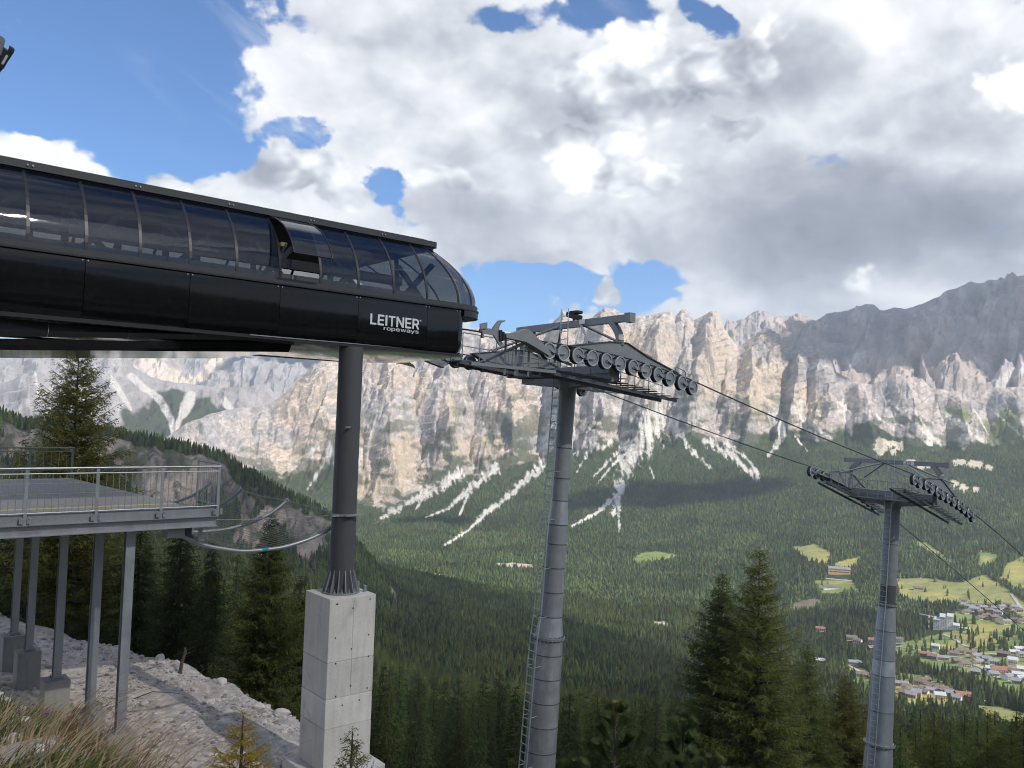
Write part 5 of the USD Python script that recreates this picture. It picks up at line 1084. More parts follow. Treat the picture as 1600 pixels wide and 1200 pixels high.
# ------------------------------------------------------------------ conifers
def tri_batch(base, tip, width, up):
    """Narrow triangles from base to tip."""
    t = tip - base; s = np.cross(t, up); s /= np.linalg.norm(s, axis=1, keepdims=True) + 1e-9
    a, b = base - s * width[:, None], base + s * width[:, None]
    v = np.stack([a, b, tip], 1).reshape(-1, 3); return v, np.arange(len(v)).reshape(-1, 3)
def conifer(seed, h, rmax, whorls, per, twigs, tuft, style, crown_base=.08, tufts=1, lean=0.0, gap=.0):
    """Trunk, branch and foliage meshes of one conifer at the origin."""
    rg = np.random.default_rng(seed); V, F, BR, k0 = [], [], [], 0
    tr = tube([(lean * q * h, 0, q * h) for q in np.linspace(0, 1, 8)], [h * .014 * (1 - q) ** .8 + .006 for q in np.linspace(0, 1, 8)], 7)
    hs = crown_base + (1 - crown_base) * np.linspace(0, 1, whorls) ** .92
    for i, q in enumerate(hs):
        x = (q - crown_base) / (1 - crown_base)
        prof = {'spruce': (1 - x) ** .85 * (.75 + .25 * min(1, x * 6)), 'larch': (1 - x) ** .72 * (.55 + .45 * min(1, x * 3.0)), 'column': (1 - x ** 2.2) ** .9 * (.45 + .55 * min(1, x * 2.2))}[style if style in ('spruce', 'larch', 'column') else 'larch']
        n = per if x < .9 else max(3, per - 2); ph = rg.random() * 6.28
        for j in range(n):
            if rg.random() < gap: continue
            L = rmax * prof * rg.uniform(.62, 1.12) + .03 * h * .3; an = ph + 6.283 * j / n + rg.normal() * .22
            d = np.array([math.cos(an), math.sin(an), 0]); m = 7; s = np.linspace(0, 1, m)
            if style == 'spruce': zc = L * (.10 * s - .42 * s ** 2 + .22 * s ** 3) * rg.uniform(.6, 1.3)
            elif style == 'larch': zc = L * ((-.18 + .55 * x) * s + (.05) * s ** 2 + .28 * s ** 3 * rg.uniform(.2, 1.2))
            else: zc = L * ((-.10 + .55 * x) * s - .22 * s ** 2 + .25 * s ** 3)
            P = d * (L * s)[:, None] + np.array([0, 0, 1.0]) * (zc + q * h + rg.normal() * .012 * h)[:, None] + rg.normal(size=(m, 3)) * .012 * L; P[:, 0] += lean * q * h; P[0, :2] = [lean * q * h, 0]
            BR.append(tube(P, np.linspace(.010 * h ** .5 * (1.2 - x) + .006, .004, m) * (.35 if h < 4 else 1), 4, False))
            nt = max(3, int(twigs * (L / rmax) + 2)); tt = np.concatenate([rg.uniform(.12, 1.0, nt), [1.0]]); nt = len(tt)
            b = np.stack([np.interp(tt, s, P[:, c]) for c in range(3)], 1)
            side = np.cross(d, [0, 0, 1.0]); sg = rg.choice([-1, 1], nt)
            hang = {'spruce': -.55, 'larch': -.35, 'column': -.45}[style]
            dirs = d[None] * rg.uniform(.3, .9, (nt, 1)) + side[None] * (sg * rg.uniform(.3, 1.0, nt))[:, None] + np.array([0, 0, 1.0]) * rg.normal(hang, .35, nt)[:, None]
            dirs[-1] = d + np.array([0, 0, .1]); dirs /= np.linalg.norm(dirs, axis=1, keepdims=True)
            tl = tuft * rg.uniform(.6, 1.35, nt) * (1.15 - .5 * tt) * (.6 + .6 * L / rmax)
            for u in range(tufts):
                q0 = u / tufts; bb = b + dirs * (tl * q0)[:, None]
                dd = dirs + rg.normal(size=dirs.shape) * (.12 if tufts == 1 else .55); dd /= np.linalg.norm(dd, axis=1, keepdims=True)
                ln = tl / (tufts ** .6) * rg.uniform(.7, 1.2, nt)
                v, f = tri_batch(bb, bb + dd * ln[:, None], ln * (.21 if tufts == 1 else .15), rg.normal(size=(nt, 3)) + np.array([0, 0, .8]))
                V.append(v); F.append(f + k0); k0 += len(v)
    return tr, cat(BR), TM(np.vstack(V), np.vstack(F))
def spread(m, P, rot=0.0, s=1.0):
    c, sn = math.cos(rot), math.sin(rot); v = np.array(m.vertices) * s; v = np.stack([v[:, 0] * c - v[:, 1] * sn, v[:, 0] * sn + v[:, 1] * c, v[:, 2]], 1); return TM(v + np.asarray(P), m.faces)
def hero(name, label, P, seed, h, r, whorls, per, twigs, tuft, style, mat, group=None, **kw):
    tr, br, fo = conifer(seed, h, r, whorls, per, twigs, tuft, style, **kw); t = Thing(name, label, 'tree', P, group)
    t.part('trunk', spread(tr, P), M['bark'], smooth=True); t.part('branches', spread(br, P), M['bark'], kind='stuff'); t.part('crown', spread(fo, P), M[mat])
def polar(px, r): a = az_of(px, 900); return r * math.sin(a), r * math.cos(a)
def top_z(px, py, r): return z_at(px, py, r)
def hero_at(name, label, px_top, py_top, r, zb, seed, rad, whorls, per, twigs, tuft, style, mat, **kw):
    d = ray(px_top, py_top); hh = math.hypot(d[0], d[1]); x, y = r * d[0] / hh, r * d[1] / hh; zt = r * d[2] / hh
    if zb is None: zb = float(ground_z(x, y)) if r < 55 else float(H(math.atan2(x, y), r))
    hero(name, label, (x, y, zb - .2), seed, zt - zb + .2, rad, whorls, per, twigs, tuft, style, mat, **kw)
hero_at('larch_tree', 'big olive-green larch with upswept branches rising behind the boarding platform', 124, 543, 36.5, None, 101, 3.15, 44, 7, 46, .42, 'larch', 'larch' if False else 'larch', tufts=3, crown_base=.28) if False else hero_at('larch_tree', 'big olive-green larch with upswept branches rising behind the boarding platform', 124, 543, 40.5, None, 101, 3.7, 50, 8, 72, .46, 'larch', 'larch', tufts=4, crown_base=.22, gap=.06)
hero_at('spruce_tree', 'dark dense spruce at the edge of the gravel, right of the platform posts', 285, 800, 37.0, None, 102, 2.3, 40, 8, 34, .42, 'spruce', 'spruce', tufts=3)
hero_at('spruce_tree', 'dark spruce behind the rightmost platform posts', 222, 790, 40.0, None, 103, 2.4, 40, 8, 34, .42, 'spruce', 'spruce', tufts=3)
hero_at('spruce_tree', 'slim dark spruce left of the light larch, low branches over the gravel edge', 333, 850, 35.0, None, 104, 1.7, 34, 8, 30, .36, 'spruce', 'spruce', tufts=3)
hero_at('spruce_tree', 'dark spruce standing behind the middle post of the platform', 160, 775, 44.0, None, 105, 2.6, 40, 8, 34, .42, 'spruce', 'spruce', tufts=3)
hero_at('spruce_tree', 'dark spruce behind the larch at the left edge, low in shade', 40, 690, 48.0, None, 106, 2.7, 42, 8, 34, .46, 'spruce', 'spruce', tufts=3)
hero_at('spruce_tree', 'dark spruce between the larch trunk and the left posts', 85, 770, 45.5, None, 107, 2.5, 40, 8, 32, .44, 'spruce', 'spruce', tufts=3)
hero_at('larch_tree', 'slender light green larch left of the concrete pier', 424, 808, 37.0, None, 108, 1.9, 56, 9, 46, .38, 'column', 'larch_green', tufts=3)
hero_at('larch_tree', 'light green larch close left of the concrete pier, below the net tube', 470, 905, 40.0, None, 109, 1.9, 48, 9, 44, .38, 'column', 'larch_green', tufts=3)
hero_at('larch_tree', 'tall dark larch, taller one of the pair between the two lift towers', 1187, 864, 43.0, None, 110, 3.35, 62, 10, 60, .46, 'column', 'larch_green', tufts=4)
hero_at('larch_tree', 'dark ragged larch with bare lower trunk, lower one of the pair between the towers', 1129, 902, 45.0, None, 111, 2.7, 56, 9, 50, .45, 'column', 'larch_green', tufts=4, gap=.10, crown_base=.34)
hero_at('larch_tree', 'yellowish larch beside the lower shaft of the second tower', 1322, 1056, 62.0, None, 112, 3.0, 46, 9, 44, .5, 'column', 'larch', tufts=3)
hero_at('larch_tree', 'dark green larch just right of the tall larch pair', 1262, 1010, 58.0, None, 113, 2.8, 46, 9, 42, .48, 'column', 'larch_green', tufts=3)
# saplings at the bottom of the view
def sapling(name, label, px, py, r, seed, rad, mat, whorls=9, per=6, tw=26, tuft=.085, style='larch', tufts=4, cat_='young tree'):
    d = ray(px, py); hh = math.hypot(d[0], d[1]); x, y = r * d[0] / hh, r * d[1] / hh; zt = r * d[2] / hh; zb = float(ground_z(x, y)) - .05
    tr, br, fo = conifer(seed, zt - zb, rad, whorls, per, tw, tuft, style, tufts=tufts); P = (x, y, zb); t = Thing(name, label, cat_, P)
    t.part('trunk', spread(tr, P), M['bark'], smooth=True); t.part('branches', spread(br, P), M['bark'], kind='stuff'); t.part('crown', spread(fo, P), M[mat])
sapling('larch_sapling', 'young larch turning yellow, at the bottom in front of the gravel', 380, 1118, 7.0, 201, .50, 'larch_yellow', whorls=13, per=6, tw=90, tuft=.095, tufts=5)
sapling('spruce_sapling', 'small spruce sapling in front of the pier plinth', 551, 1143, 8.2, 202, .50, 'larch_green', whorls=20, per=7, tw=46, tuft=.11)
def pine(label, px, py, r, seed, rad, n_br, tip=True):
    rg = np.random.default_rng(seed); d = ray(px, py); hh = math.hypot(d[0], d[1]); x, y = r * d[0] / hh, r * d[1] / hh; zt = r * d[2] / hh; zb = float(ground_z(x, y)) - .1; h = zt - zb
    P0 = np.array([x, y, zb]); t = Thing('pine_sapling', label, 'young tree', P0); t.part('trunk', tube([P0 + Z * h * q for q in (0, .3, .6, .85, 1)], [.06, .05, .035, .022, .012], 6), M['bark'], smooth=True)
    B, NV_, NT, shoots = [], [], [], []
    for k in range(n_br):
        q = 1 - (k / n_br) * .75; L = min(rad, .12 + (1 - q) * h * .42) * rg.uniform(.7, 1.1); an = k * 2.4 + rg.normal() * .3; e = np.array([math.cos(an), math.sin(an), 0]); b = P0 + Z * (h * q - .12)
        s = np.linspace(0, 1, 6); pts = b + e * (L * s)[:, None] + Z * (L * (.15 * s + .75 * s ** 2))[:, None]; B.append(tube(pts, np.linspace(.012, .006, 6), 5)); shoots.append((pts[1:4], .075, False)); shoots.append((pts[3:], .125, False)); shoots.append((pts[4:] + np.cross(e, Z) * .07, .08, False))
    shoots.append((np.array([P0 + Z * (h - .35), P0 + Z * (h - .15), P0 + Z * h]), .085, True))
    for pts, ln, top in shoots:
        n = 1300; s = rg.random(n) ** .7; b = np.stack([np.interp(s, np.linspace(0, 1, len(pts)), pts[:, c]) for c in range(3)], 1); ax_ = pts[-1] - pts[0]; ax_ /= np.linalg.norm(ax_)
        r_ = rg.normal(size=(n, 3)); r_ -= (r_ @ ax_)[:, None] * ax_; r_ /= np.linalg.norm(r_, axis=1, keepdims=True); dd = ax_ * .75 + r_ * .7
        v, f = tri_batch(b, b + dd * (ln * rg.uniform(.7, 1.15, n))[:, None], np.full(n, .0034 * r / 12), np.broadcast_to(ax_, (n, 3)))
        tips = top and tip; lst = NT if tips else NV_
        if not tips:
            hi = s > .8; lst.append((v.reshape(-1, 3, 3)[~hi].reshape(-1, 3))); NT.append(v.reshape(-1, 3, 3)[hi & (rg.random(n) < .5)].reshape(-1, 3)); NV_.append(v.reshape(-1, 3, 3)[hi].reshape(-1, 3))
        else: lst.append(v)
    t.part('branches', cat(B), M['bark'], kind='stuff')
    a, b = np.vstack(NV_), np.vstack(NT); t.part('needles', TM(a, np.arange(len(a)).reshape(-1, 3)), M['pine'], kind='stuff'); t.part('new_shoots', TM(b, np.arange(len(b)).reshape(-1, 3)), M['pine_tip'], kind='stuff')
pine('young pine with a yellow topmost shoot, right of the first tower', 962, 1100, 13.0, 301, .62, 34)
pine('bushy young pine nearer the tall larches, bright shoots', 1068, 1128, 12.0, 302, .60, 40, False)
pine('young pine top just showing at the bottom edge beside the first tower', 897, 1191, 11.0, 303, .5, 22, False)
pine('young pine low at the bottom edge below the tall larches', 1108, 1186, 11.0, 304, .5, 22, False)

# ------------------------------------------------------------------ forests
def cone_tree(seed, tiers, pts_, h=1.0, r=.17):
    rg = np.random.default_rng(seed); V, F, k = [], [], 0
    for i in range(tiers):
        q = i / tiers; zb, zt = h * (.06 + .90 * q), h * min(1.0, .06 + .90 * q + 1.75 / tiers * (1 if i < tiers - 1 else .6)); rad = r * (1 - q) ** .85 * (1 if i else .8) + .012
        a = rg.random() * 6.28 + np.arange(pts_) * 6.283 / pts_; rr = rad * np.where(np.arange(pts_) % 2, rg.uniform(.45, .7, pts_), rg.uniform(.85, 1.25, pts_)); zz = zb + rg.normal(size=pts_) * .012 - rr * .25
        V += [[math.cos(x) * y, math.sin(x) * y, w] for x, y, w in zip(a, rr, zz)] + [[0, 0, zt]]
        F += [[k + j, k + (j + 1) % pts_, k + pts_] for j in range(pts_)]; k += pts_ + 1
    return TM(V, F)
rgF = np.random.default_rng(77)
AZL, AZR = az_of(-60), az_of(1660)
def sample(r0, r1, cell):
    n = int(.5 * (AZR - AZL) * (r1 * r1 - r0 * r0) / cell); a = rgF.uniform(AZL, AZR, n); r = np.sqrt(rgF.uniform(r0 * r0, r1 * r1, n)); return a, r
HOR_A = np.linspace(AZL - .02, AZR + .02, 500); HOR_R = np.concatenate([np.geomspace(62, 600, 60), np.linspace(610, 4000, 180)])
_e = H(HOR_A[:, None], HOR_R[None]) / HOR_R[None]; _L = np.array(HILL, float)
_hillr = np.array([az_of(x, y) for x, y in _L]); _hille = np.array([math.tan(math.asin(ray(x, y)[2])) for x, y in _L])
_he = np.interp(HOR_A, _hillr, _hille, right=-9)
_e2 = np.where(HOR_R[None] > 1420, np.maximum(_e, 0 * _e - 9), _e); _run = np.maximum.accumulate(_e, 1); _run = np.where(HOR_R[None] > 1350, np.maximum(_run, _he[:, None] + .002), _run)
_HZ = RegularGridInterpolator((HOR_A, HOR_R), _run, bounds_error=False, fill_value=-9)
def keep_forest(a, r, hgt):
    x, y = r * np.sin(a), r * np.cos(a); z = H(a, r); top = (z + hgt) / r
    vis = top > _HZ(np.stack([a, np.maximum(r * .985, 62)], -1)) - .0005
    px, py = proj(np.stack([x, y, z], -1)); n = fbm2(x, y, 60, 4, 3); n2 = fbm2(x, y, 17, 3, 9); wob = (n - .5) * 14
    k = vis & (px > -60) & (px < 1680)
    m = np.zeros(len(a), bool)
    for q, P in enumerate(MEADOWS):
        ins = inside(px + wob, py + wob * .4, P); m |= ins & (rgF.random(len(a)) > (.10 if q in (8, 9, 11, 12) else .012) * (1 + 2 * (n > .58)))
    for P in BARE: m |= inside(px + wob * .5, py + wob * .2, P)
    for L, w0, w1 in SCREE: m |= (pl_dist(px, py, L, w0, w1) + (n2 - .5) * 1.1) > .0
    for (sx, sy, w, h) in SPOTS: m |= np.hypot((px - sx) / w, (py - sy) / h) < 1.1
    for (hx, hy, hw) in HOUSE_SPOTS: m |= (np.abs(px - hx) < hw) & (py - hy > -3) & (py - hy < 13)
    k &= ~m
    return k, x, y, z, px, py, n, n2
HOUSE_SPOTS = []
def instancer(name, protos, P, idx, sc, mat, rots=None):
    pi = UsdGeom.PointInstancer.Define(stage, f'/World/{name}'); paths = []
    for i, p in enumerate(protos):
        usdkit.mesh(stage, f'/World/{name}/tree_{i:03d}', p[0], p[1]); paths.append(f'/World/{name}/tree_{i:03d}')
    pi.CreatePrototypesRel().SetTargets(paths)
    n = len(P); pi.CreateProtoIndicesAttr(Vt.IntArray.FromNumpy(np.asarray(idx, np.int32))); pi.CreatePositionsAttr(Vt.Vec3fArray.FromNumpy(np.asarray(P, np.float32)))
    a = rgF.uniform(0, 6.28, n); q = np.zeros((n, 4), np.float16); pi.CreateOrientationsAttr(Vt.QuathArray([Gf.Quath(float(math.cos(x / 2)), 0, 0, float(math.sin(x / 2))) for x in a]))
    pi.CreateScalesAttr(Vt.Vec3fArray.FromNumpy(np.asarray(sc, np.float32)))
    return pi
# village first, so that the woods leave room for it
WALLS = {'white': stone_noise('wall_white', (.62, .60, .56), (.76, .74, .70), .4, .9, .1), 'cream': stone_noise('wall_cream', (.60, .50, .36), (.72, .62, .46), .4, .9, .1), 'ochre': stone_noise('wall_ochre', (.58, .38, .18), (.70, .50, .26), .4, .9, .1), 'wood': stone_noise('wall_wood', (.10, .06, .04), (.20, .12, .08), .6, .9, .1), 'grey': stone_noise('wall_grey', (.36, .36, .37), (.52, .52, .52), .3, .9, .1)}
ROOFS = {'brown': stone_noise('roof_brown', (.10, .075, .065), (.19, .15, .13), .6, .85, .1), 'slate': stone_noise('roof_slate', (.15, .15, .17), (.26, .26, .29), .6, .8, .1), 'red': stone_noise('roof_red', (.20, .085, .06), (.30, .14, .10), .6, .85, .1), 'zinc': stone_noise('roof_zinc', (.32, .34, .36), (.48, .50, .52), .5, .6, .1)}
M['window_dark'] = stone_noise('window_dark', (.02, .025, .03), (.05, .055, .06), 1.0, .25, .02)
def house(px, py, w, dp, hw, rot, wall, roof, label, group=None, floors=2, cat_='house'):
    P = hit(px, py); HOUSE_SPOTS.append((px, py, w * FPX / np.linalg.norm(P) * .6 + 2)); a = math.radians(rot); ex = np.array([math.cos(a), math.sin(a), 0]); ey = np.array([-math.sin(a), math.cos(a), 0]); b = P - Z * 3
    t = Thing('house', label, cat_, P, group); H0 = hw + 3; rise = dp * .24
    t.part('wall', cat([box(b + Z * H0 / 2, (w, dp, H0), [ex, ey, Z]), plate([(-dp / 2, 0), (dp / 2, 0), (0, rise)], b + Z * H0, ey, Z, w)]), WALLS[wall])
    for sg in (-1, 1):
        p0, p1 = b + Z * (H0 + rise + .15), b + Z * (H0 - .55) + ey * sg * (dp / 2 + 1.2); mid = (p0 + p1) / 2; e = (p1 - p0); L = np.linalg.norm(e); e /= L
        t.part('roof', box(mid, (w + 1.8, L, .35), [ex, e, np.cross(ex, e)]), ROOFS[roof])
    t.part('chimney', box(b + Z * (H0 + rise + .2) + ex * w * .22 + ey * .8, (.9, .9, 1.8), [ex, ey, Z]), WALLS['white'])
    for f in range(floors):
        n = max(2, int(w / 3.4))
        for k in range(n):
            for sg in (-1, 1): t.part('window', box(b + Z * (3 + 1.5 + f * (hw - .6) / floors) + ex * ((k + .5) / n - .5) * w + ey * sg * (dp / 2 + .0), (1.3, .12, 1.5), [ex, ey, Z]), M['window_dark'])
    if floors > 1: t.part('balcony', box(b + Z * (3 + hw * .5) - ey * (dp / 2 + .5), (w * .9, 1.0, .9), [ex, ey, Z]), WALLS['wood'])
    return t
rgV = np.random.default_rng(3)
G1, G2, G3, G4, G5 = 'chalets in the upper hamlet', 'houses along the valley road', 'chalets in the lower hamlet', 'houses at the right edge of the village', 'chalets by the wood left of the second tower'
def cluster(spots, label, group, walls, roofs):
    for (x, y) in spots: house(x, y, rgV.uniform(13, 20), rgV.uniform(10, 13), rgV.uniform(5, 7.5), rgV.uniform(-45, 20), walls[int(rgV.integers(len(walls)))], roofs[int(rgV.integers(len(roofs)))], label, group)
cluster([(1505, 942), (1527, 948), (1536, 952), (1545, 957), (1554, 953), (1560, 960), (1530, 960), (1541, 966), (1553, 968), (1533, 968)], 'brown-roofed chalet in the tight hamlet at the foot of the big meadow', G1, ['white', 'cream', 'wood'], ['brown', 'brown', 'slate'])
cluster([(1574, 948), (1585, 952), (1592, 957), (1562, 972), (1572, 975), (1586, 971), (1597, 973)], 'grey-roofed chalet of the hamlet near the right edge, beside the pale track', G1 + ', right part', ['white', 'cream'], ['slate', 'brown'])
cluster([(1592, 1018), (1598, 1026), (1585, 1022), (1597, 1050), (1590, 1058)], 'pale house at the right edge of the village', G4, ['white', 'cream'], ['zinc', 'slate'])
cluster([(1409, 1072), (1416, 1078), (1424, 1082), (1412, 1086), (1424, 1090)], 'slate-roofed house packed just right of the second tower shaft', G3, ['white', 'ochre', 'cream'], ['slate', 'brown'])
cluster([(1452, 1074), (1462, 1078), (1455, 1082), (1446, 1080), (1470, 1080)], 'grey-roofed chalet in the lower hamlet beside the green slope', G3 + ', right part', ['white', 'wood', 'cream'], ['slate', 'brown'])
cluster([(1524, 1028), (1533, 1033), (1542, 1033), (1552, 1038), (1529, 1038)], 'house in the row along the valley road, roof brown', G2, ['white', 'cream', 'ochre'], ['brown', 'slate'])
cluster([(1497, 1036), (1508, 1042), (1500, 1020), (1516, 1022), (1490, 1024)], 'small house beside the curved lane below the unfinished building', G2 + ', left part', ['white', 'cream', 'wood'], ['slate', 'brown'])
cluster([(1575, 1062), (1588, 1068), (1598, 1064), (1546, 1048), (1552, 1056)], 'small pale house below the red-roofed one at the right edge', G4 + ', lower part', ['white', 'cream'], ['slate', 'zinc'])
cluster([(1438, 1070), (1444, 1066), (1478, 1084), (1486, 1088), (1440, 1084)], 'small grey house between the two groups of the lower hamlet', G3 + ', middle', ['white', 'cream', 'wood'], ['slate', 'brown'])
cluster([(1515, 950), (1510, 958), (1521, 955), (1565, 952), (1548, 948)], 'small chalet at the upper side of the tight hamlet', G1 + ', upper side', ['white', 'cream'], ['brown', 'slate'])
house(1311, 897, 58, 20, 15, -18, 'ochre', 'slate', 'large yellow stepped hotel with balconies above its lawn', floors=3, cat_='hotel')
house(1300, 921, 46, 14, 6, -6, 'white', 'brown', 'long low white building below the yellow hotel', floors=1, cat_='building')
house(1282, 986, 20, 12, 6, -20, 'cream', 'red', 'cream house with reddish roof at the left end of the valley road')
house(1331, 1000, 22, 14, 7, -15, 'cream', 'brown', 'broad brown-roofed chalet left of the second tower by the road')
house(1340, 1004, 16, 12, 6, -40, 'white', 'brown', 'low chalet leaning on the broad brown-roofed one')
house(1362, 1006, 13, 12, 9, -30, 'white', 'red', 'bright white house touching the second tower on its left')
house(1362, 1016, 15, 11, 6, 10, 'wood', 'slate', 'dark timber chalet below the bright white house')
house(1336, 1038, 24, 11, 5, -8, 'white', 'slate', 'long grey-roofed house on the lawn left of the second tower')
house(1347, 1058, 20, 12, 6, -15, 'white', 'brown', 'dark-roofed farmhouse alone in the green field left of the tower')
house(1282, 1036, 16, 11, 6, -20, 'cream', 'zinc', 'pale house half hidden by trees beyond the yellowish larch')
house(1404, 1006, 16, 12, 10, -20, 'white', 'brown', 'tall white and wood house just right of the second tower')
house(1462, 1015, 14, 12, 8, -35, 'white', 'zinc', 'pale grey house alone above the valley road')
house(1446, 1026, 20, 12, 7, -20, 'wood', 'red', 'dark timber farmhouse with reddish roof below the road')
house(1456, 1029, 17, 12, 6, -20, 'wood', 'brown', 'brown farmhouse joined to the reddish-roofed one')
house(1473, 1031, 20, 11, 6, -12, 'cream', 'slate', 'grey-roofed barn at the right end of the farm')
house(1524, 1053, 15, 13, 6, -30, 'wood', 'slate', 'dark wooden chalet alone on a little green knoll')
house(1563, 1052, 26, 17, 8, -12, 'white', 'red', 'wide white house with a red roof')
house(1582, 1040, 15, 14, 11, -25, 'white', 'zinc', 'tall white gabled house above the red roof')
house(1585, 1054, 15, 12, 7, -35, 'cream', 'brown', 'cream house right beside the red-roofed one')
house(1567, 1026, 18, 12, 7, -35, 'wood', 'brown', 'dark-roofed barn behind the lone tall fir')
house(1468, 1094, 15, 12, 9, -15, 'cream', 'zinc', 'pale yellow house at the lower edge of the hamlet')
house(1432, 1089, 14, 13, 9, -30, 'ochre', 'slate', 'orange-yellow house at the tip of the lower hamlet')
house(1505, 1092, 22, 16, 7, -12, 'wood', 'red', 'big reddish-brown roofed barn at the right of the lower hamlet')
house(1494, 1094, 14, 12, 6, -40, 'white', 'slate', 'grey-roofed house tucked left of the reddish barn')
house(1478, 924, 13, 10, 5, 0, 'cream', 'brown', 'tiny hut on the slope below the big meadow') if False else house(1435, 921, 22, 12, 5, -10, 'cream', 'brown', 'low farm at the left end of the big meadow')
# the unfinished complex with its crane
def complex_():
    P = hit(1474, 984); HOUSE_SPOTS.append((1474, 986, 26)); ex = np.array([math.cos(-.5), math.sin(-.5), 0]); ey = np.array([-ex[1], ex[0], 0]); t = Thing('building_shell', 'large pale grey unfinished building with stepped roofs beside the crane', 'building', P)
    for (x, y, w, d, h, k) in [(-13, 0, 13, 16, 20, 'grey'), (0, 3, 14, 20, 27, 'grey'), (13, 2, 12, 18, 30, 'white'), (25, -2, 12, 14, 13, 'grey')]:
        b = P + ex * x + ey * y - Z * 5; t.part('wall', box(b + Z * (h + 5) / 2, (w - .02, d, h + 5), [ex, ey, Z]), WALLS[k])
        t.part('roof', cat([plate([(-d / 2 - 1, 0), (d / 2 + 1, 0), (0, d * .3)], b + Z * (h + 5.02), ey, Z, w + .8)]), ROOFS['zinc'])
        for f in range(int(h / 3.6)):
            for q in range(3):
                if (f * 5 + q * 3 + int(x)) % 4: t.part('window', box(b + Z * (7 + f * 3.5) + ex * (q - 1) * w * .3 - ey * (d / 2), (1.2, .3, 1.4), [ex, ey, Z]), M['window_dark'])
    b = P + ex * 40 - ey * 4; t2 = Thing('house', 'low pale building with rows of windows right of the unfinished one', 'building', b); t2.part('wall', box(b + Z * 2, (20, 11, 14), [ex, ey, Z]), WALLS['cream']); t2.part('roof', box(b + Z * 9.2, (21, 12, .5), [ex, ey, Z]), ROOFS['zinc'])
    for f in range(3):
        for q in range(6): t2.part('window', box(b + Z * (.2 + 3.2 * f) + ex * (q - 2.5) * 3.2 - ey * 5.5, (2.2, .3, 1.5), [ex, ey, Z]), M['window_dark'])
    c = hit(1451, 985); HOUSE_SPOTS.append((1451, 985, 5)); r = np.linalg.norm(c); k = r / FPX; t3 = Thing('tower_crane', 'white and red tower crane beside the unfinished building', 'crane', c)
    w_, r_ = M['lettering'], ROOFS['red']
    for q in range(6): t3.part('mast_section', cat([bar(c + Z * (q * 5.2) + a_ * 1.0, c + Z * (q * 5.2 + 5.1) + a_ * 1.0, .5, .5) for a_ in (ex + ey, ex - ey, -ex + ey, -ex - ey)] + [bar(c + Z * (q * 5.2) + ex + ey, c + Z * (q * 5.2 + 5.1) - ex - ey, .4, .4), bar(c + Z * (q * 5.2) - ex + ey, c + Z * (q * 5.2 + 5.1) + ex - ey, .4, .4)]), w_ if q % 2 else r_)
    j = c + Z * 31; e = np.array([-.86, .35, .10]); t3.part('jib', cat([bar(j - e * 20 * -1.0, j - e * 12, .9, 1.3)]), w_); t3.part('cab', box(j - Z * 1.2 + ex, (2, 2, 2.4)), w_); t3.part('counterweight', box(j - e * 10.5 - Z * 1.2, (2.4, 2, 2.4)), M['concrete_old']); t3.part('apex', bar(j, j + Z * 4, .5, .5), r_)
complex_()
# valley roads
def road(pxs, w):
    P = [hit(x, y) for x, y in pxs]; P = np.array(P); s = np.concatenate([[0], np.cumsum(np.linalg.norm(np.diff(P[:, :2], axis=0), axis=1))]); t = np.linspace(0, s[-1], int(s[-1] / 8) + 2)
    X, Y = PchipInterpolator(s, P[:, 0])(t), PchipInterpolator(s, P[:, 1])(t); d = np.stack([np.gradient(X), np.gradient(Y)], 1); d /= np.linalg.norm(d, axis=1, keepdims=True); nn = np.stack([-d[:, 1], d[:, 0]], 1)
    rows = []
    for q in (-.5, 0, .5):
        x, y = X + nn[:, 0] * w * q, Y + nn[:, 1] * w * q; rows.append(np.stack([x, y, H(np.arctan2(x, y), np.hypot(x, y)) + .9], -1))
    v = np.stack(rows, 1); f = grid_faces(v.shape[0], 3); m = usdkit.mesh(stage, numbered('/World', 'road'), (v.reshape(-1, 3), f), M['road'], smooth=True); tag(m, kind='structure')
M['road'] = stone_noise('road', (.30, .28, .25), (.44, .41, .37), .3, .95, .2)
road([(1246, 980), (1285, 988), (1330, 994), (1362, 1001), (1385, 1008), (1420, 1014), (1450, 1019), (1480, 1026), (1510, 1028), (1540, 1022), (1575, 1026), (1640, 1030)], 7)
road([(1474, 992), (1492, 1000), (1508, 1010), (1522, 1012)], 6); road([(1580, 929), (1586, 937), (1596, 950), (1620, 966)], 7); road([(1316, 1036), (1336, 1046), (1352, 1054), (1368, 1062)], 6); road([(1480, 1078), (1500, 1084), (1525, 1092), (1545, 1098)], 6); road([(1502, 1052), (1512, 1056), (1522, 1058)], 5); road([(1508, 1038), (1530, 1042), (1560, 1060), (1600, 1062)], 9); road([(1285, 905), (1310, 907), (1330, 909)], 9)

# ------------------------------------------------------------------ woods
a, r = sample(62, 700, 24); hg = rgF.uniform(11, 21, len(a)); k, x, y, z, px, py, n, n2 = keep_forest(a, r, hg)
lim = np.interp(px, [-100, 200, 350, 480, 590, 640, 900, 1080, 1250, 1300, 1380, 1420, 1500, 1700], [860, 860, 890, 930, 1040, 1075, 1095, 1105, 1105, 1100, 1115, 1120, 1125, 1140]) + rgF.normal(size=len(a)) * 14
maxh = (py - lim) / FPX * r * np.cos(a) * .97
lim = np.where(r > 170, lim - np.interp(px, [1100, 1250], [55, 5]), lim + 15 * (px > 1200)) + 12 * (px > 1200); near = r < 480; hg = np.where(near, np.minimum(hg, maxh), hg); k &= (hg > 5.0) & ~((r < 75) & (px < 520)) & ~(np.hypot(x - 21.5, y - 38) < 9) & ~(np.hypot(x - 13, y - 41) < 4)
for uu_, vv_ in ((22, VC), (48.5, VC)):
    c = W(uu_, vv_, 0); k &= np.hypot(x - c[0], y - c[1]) > 7
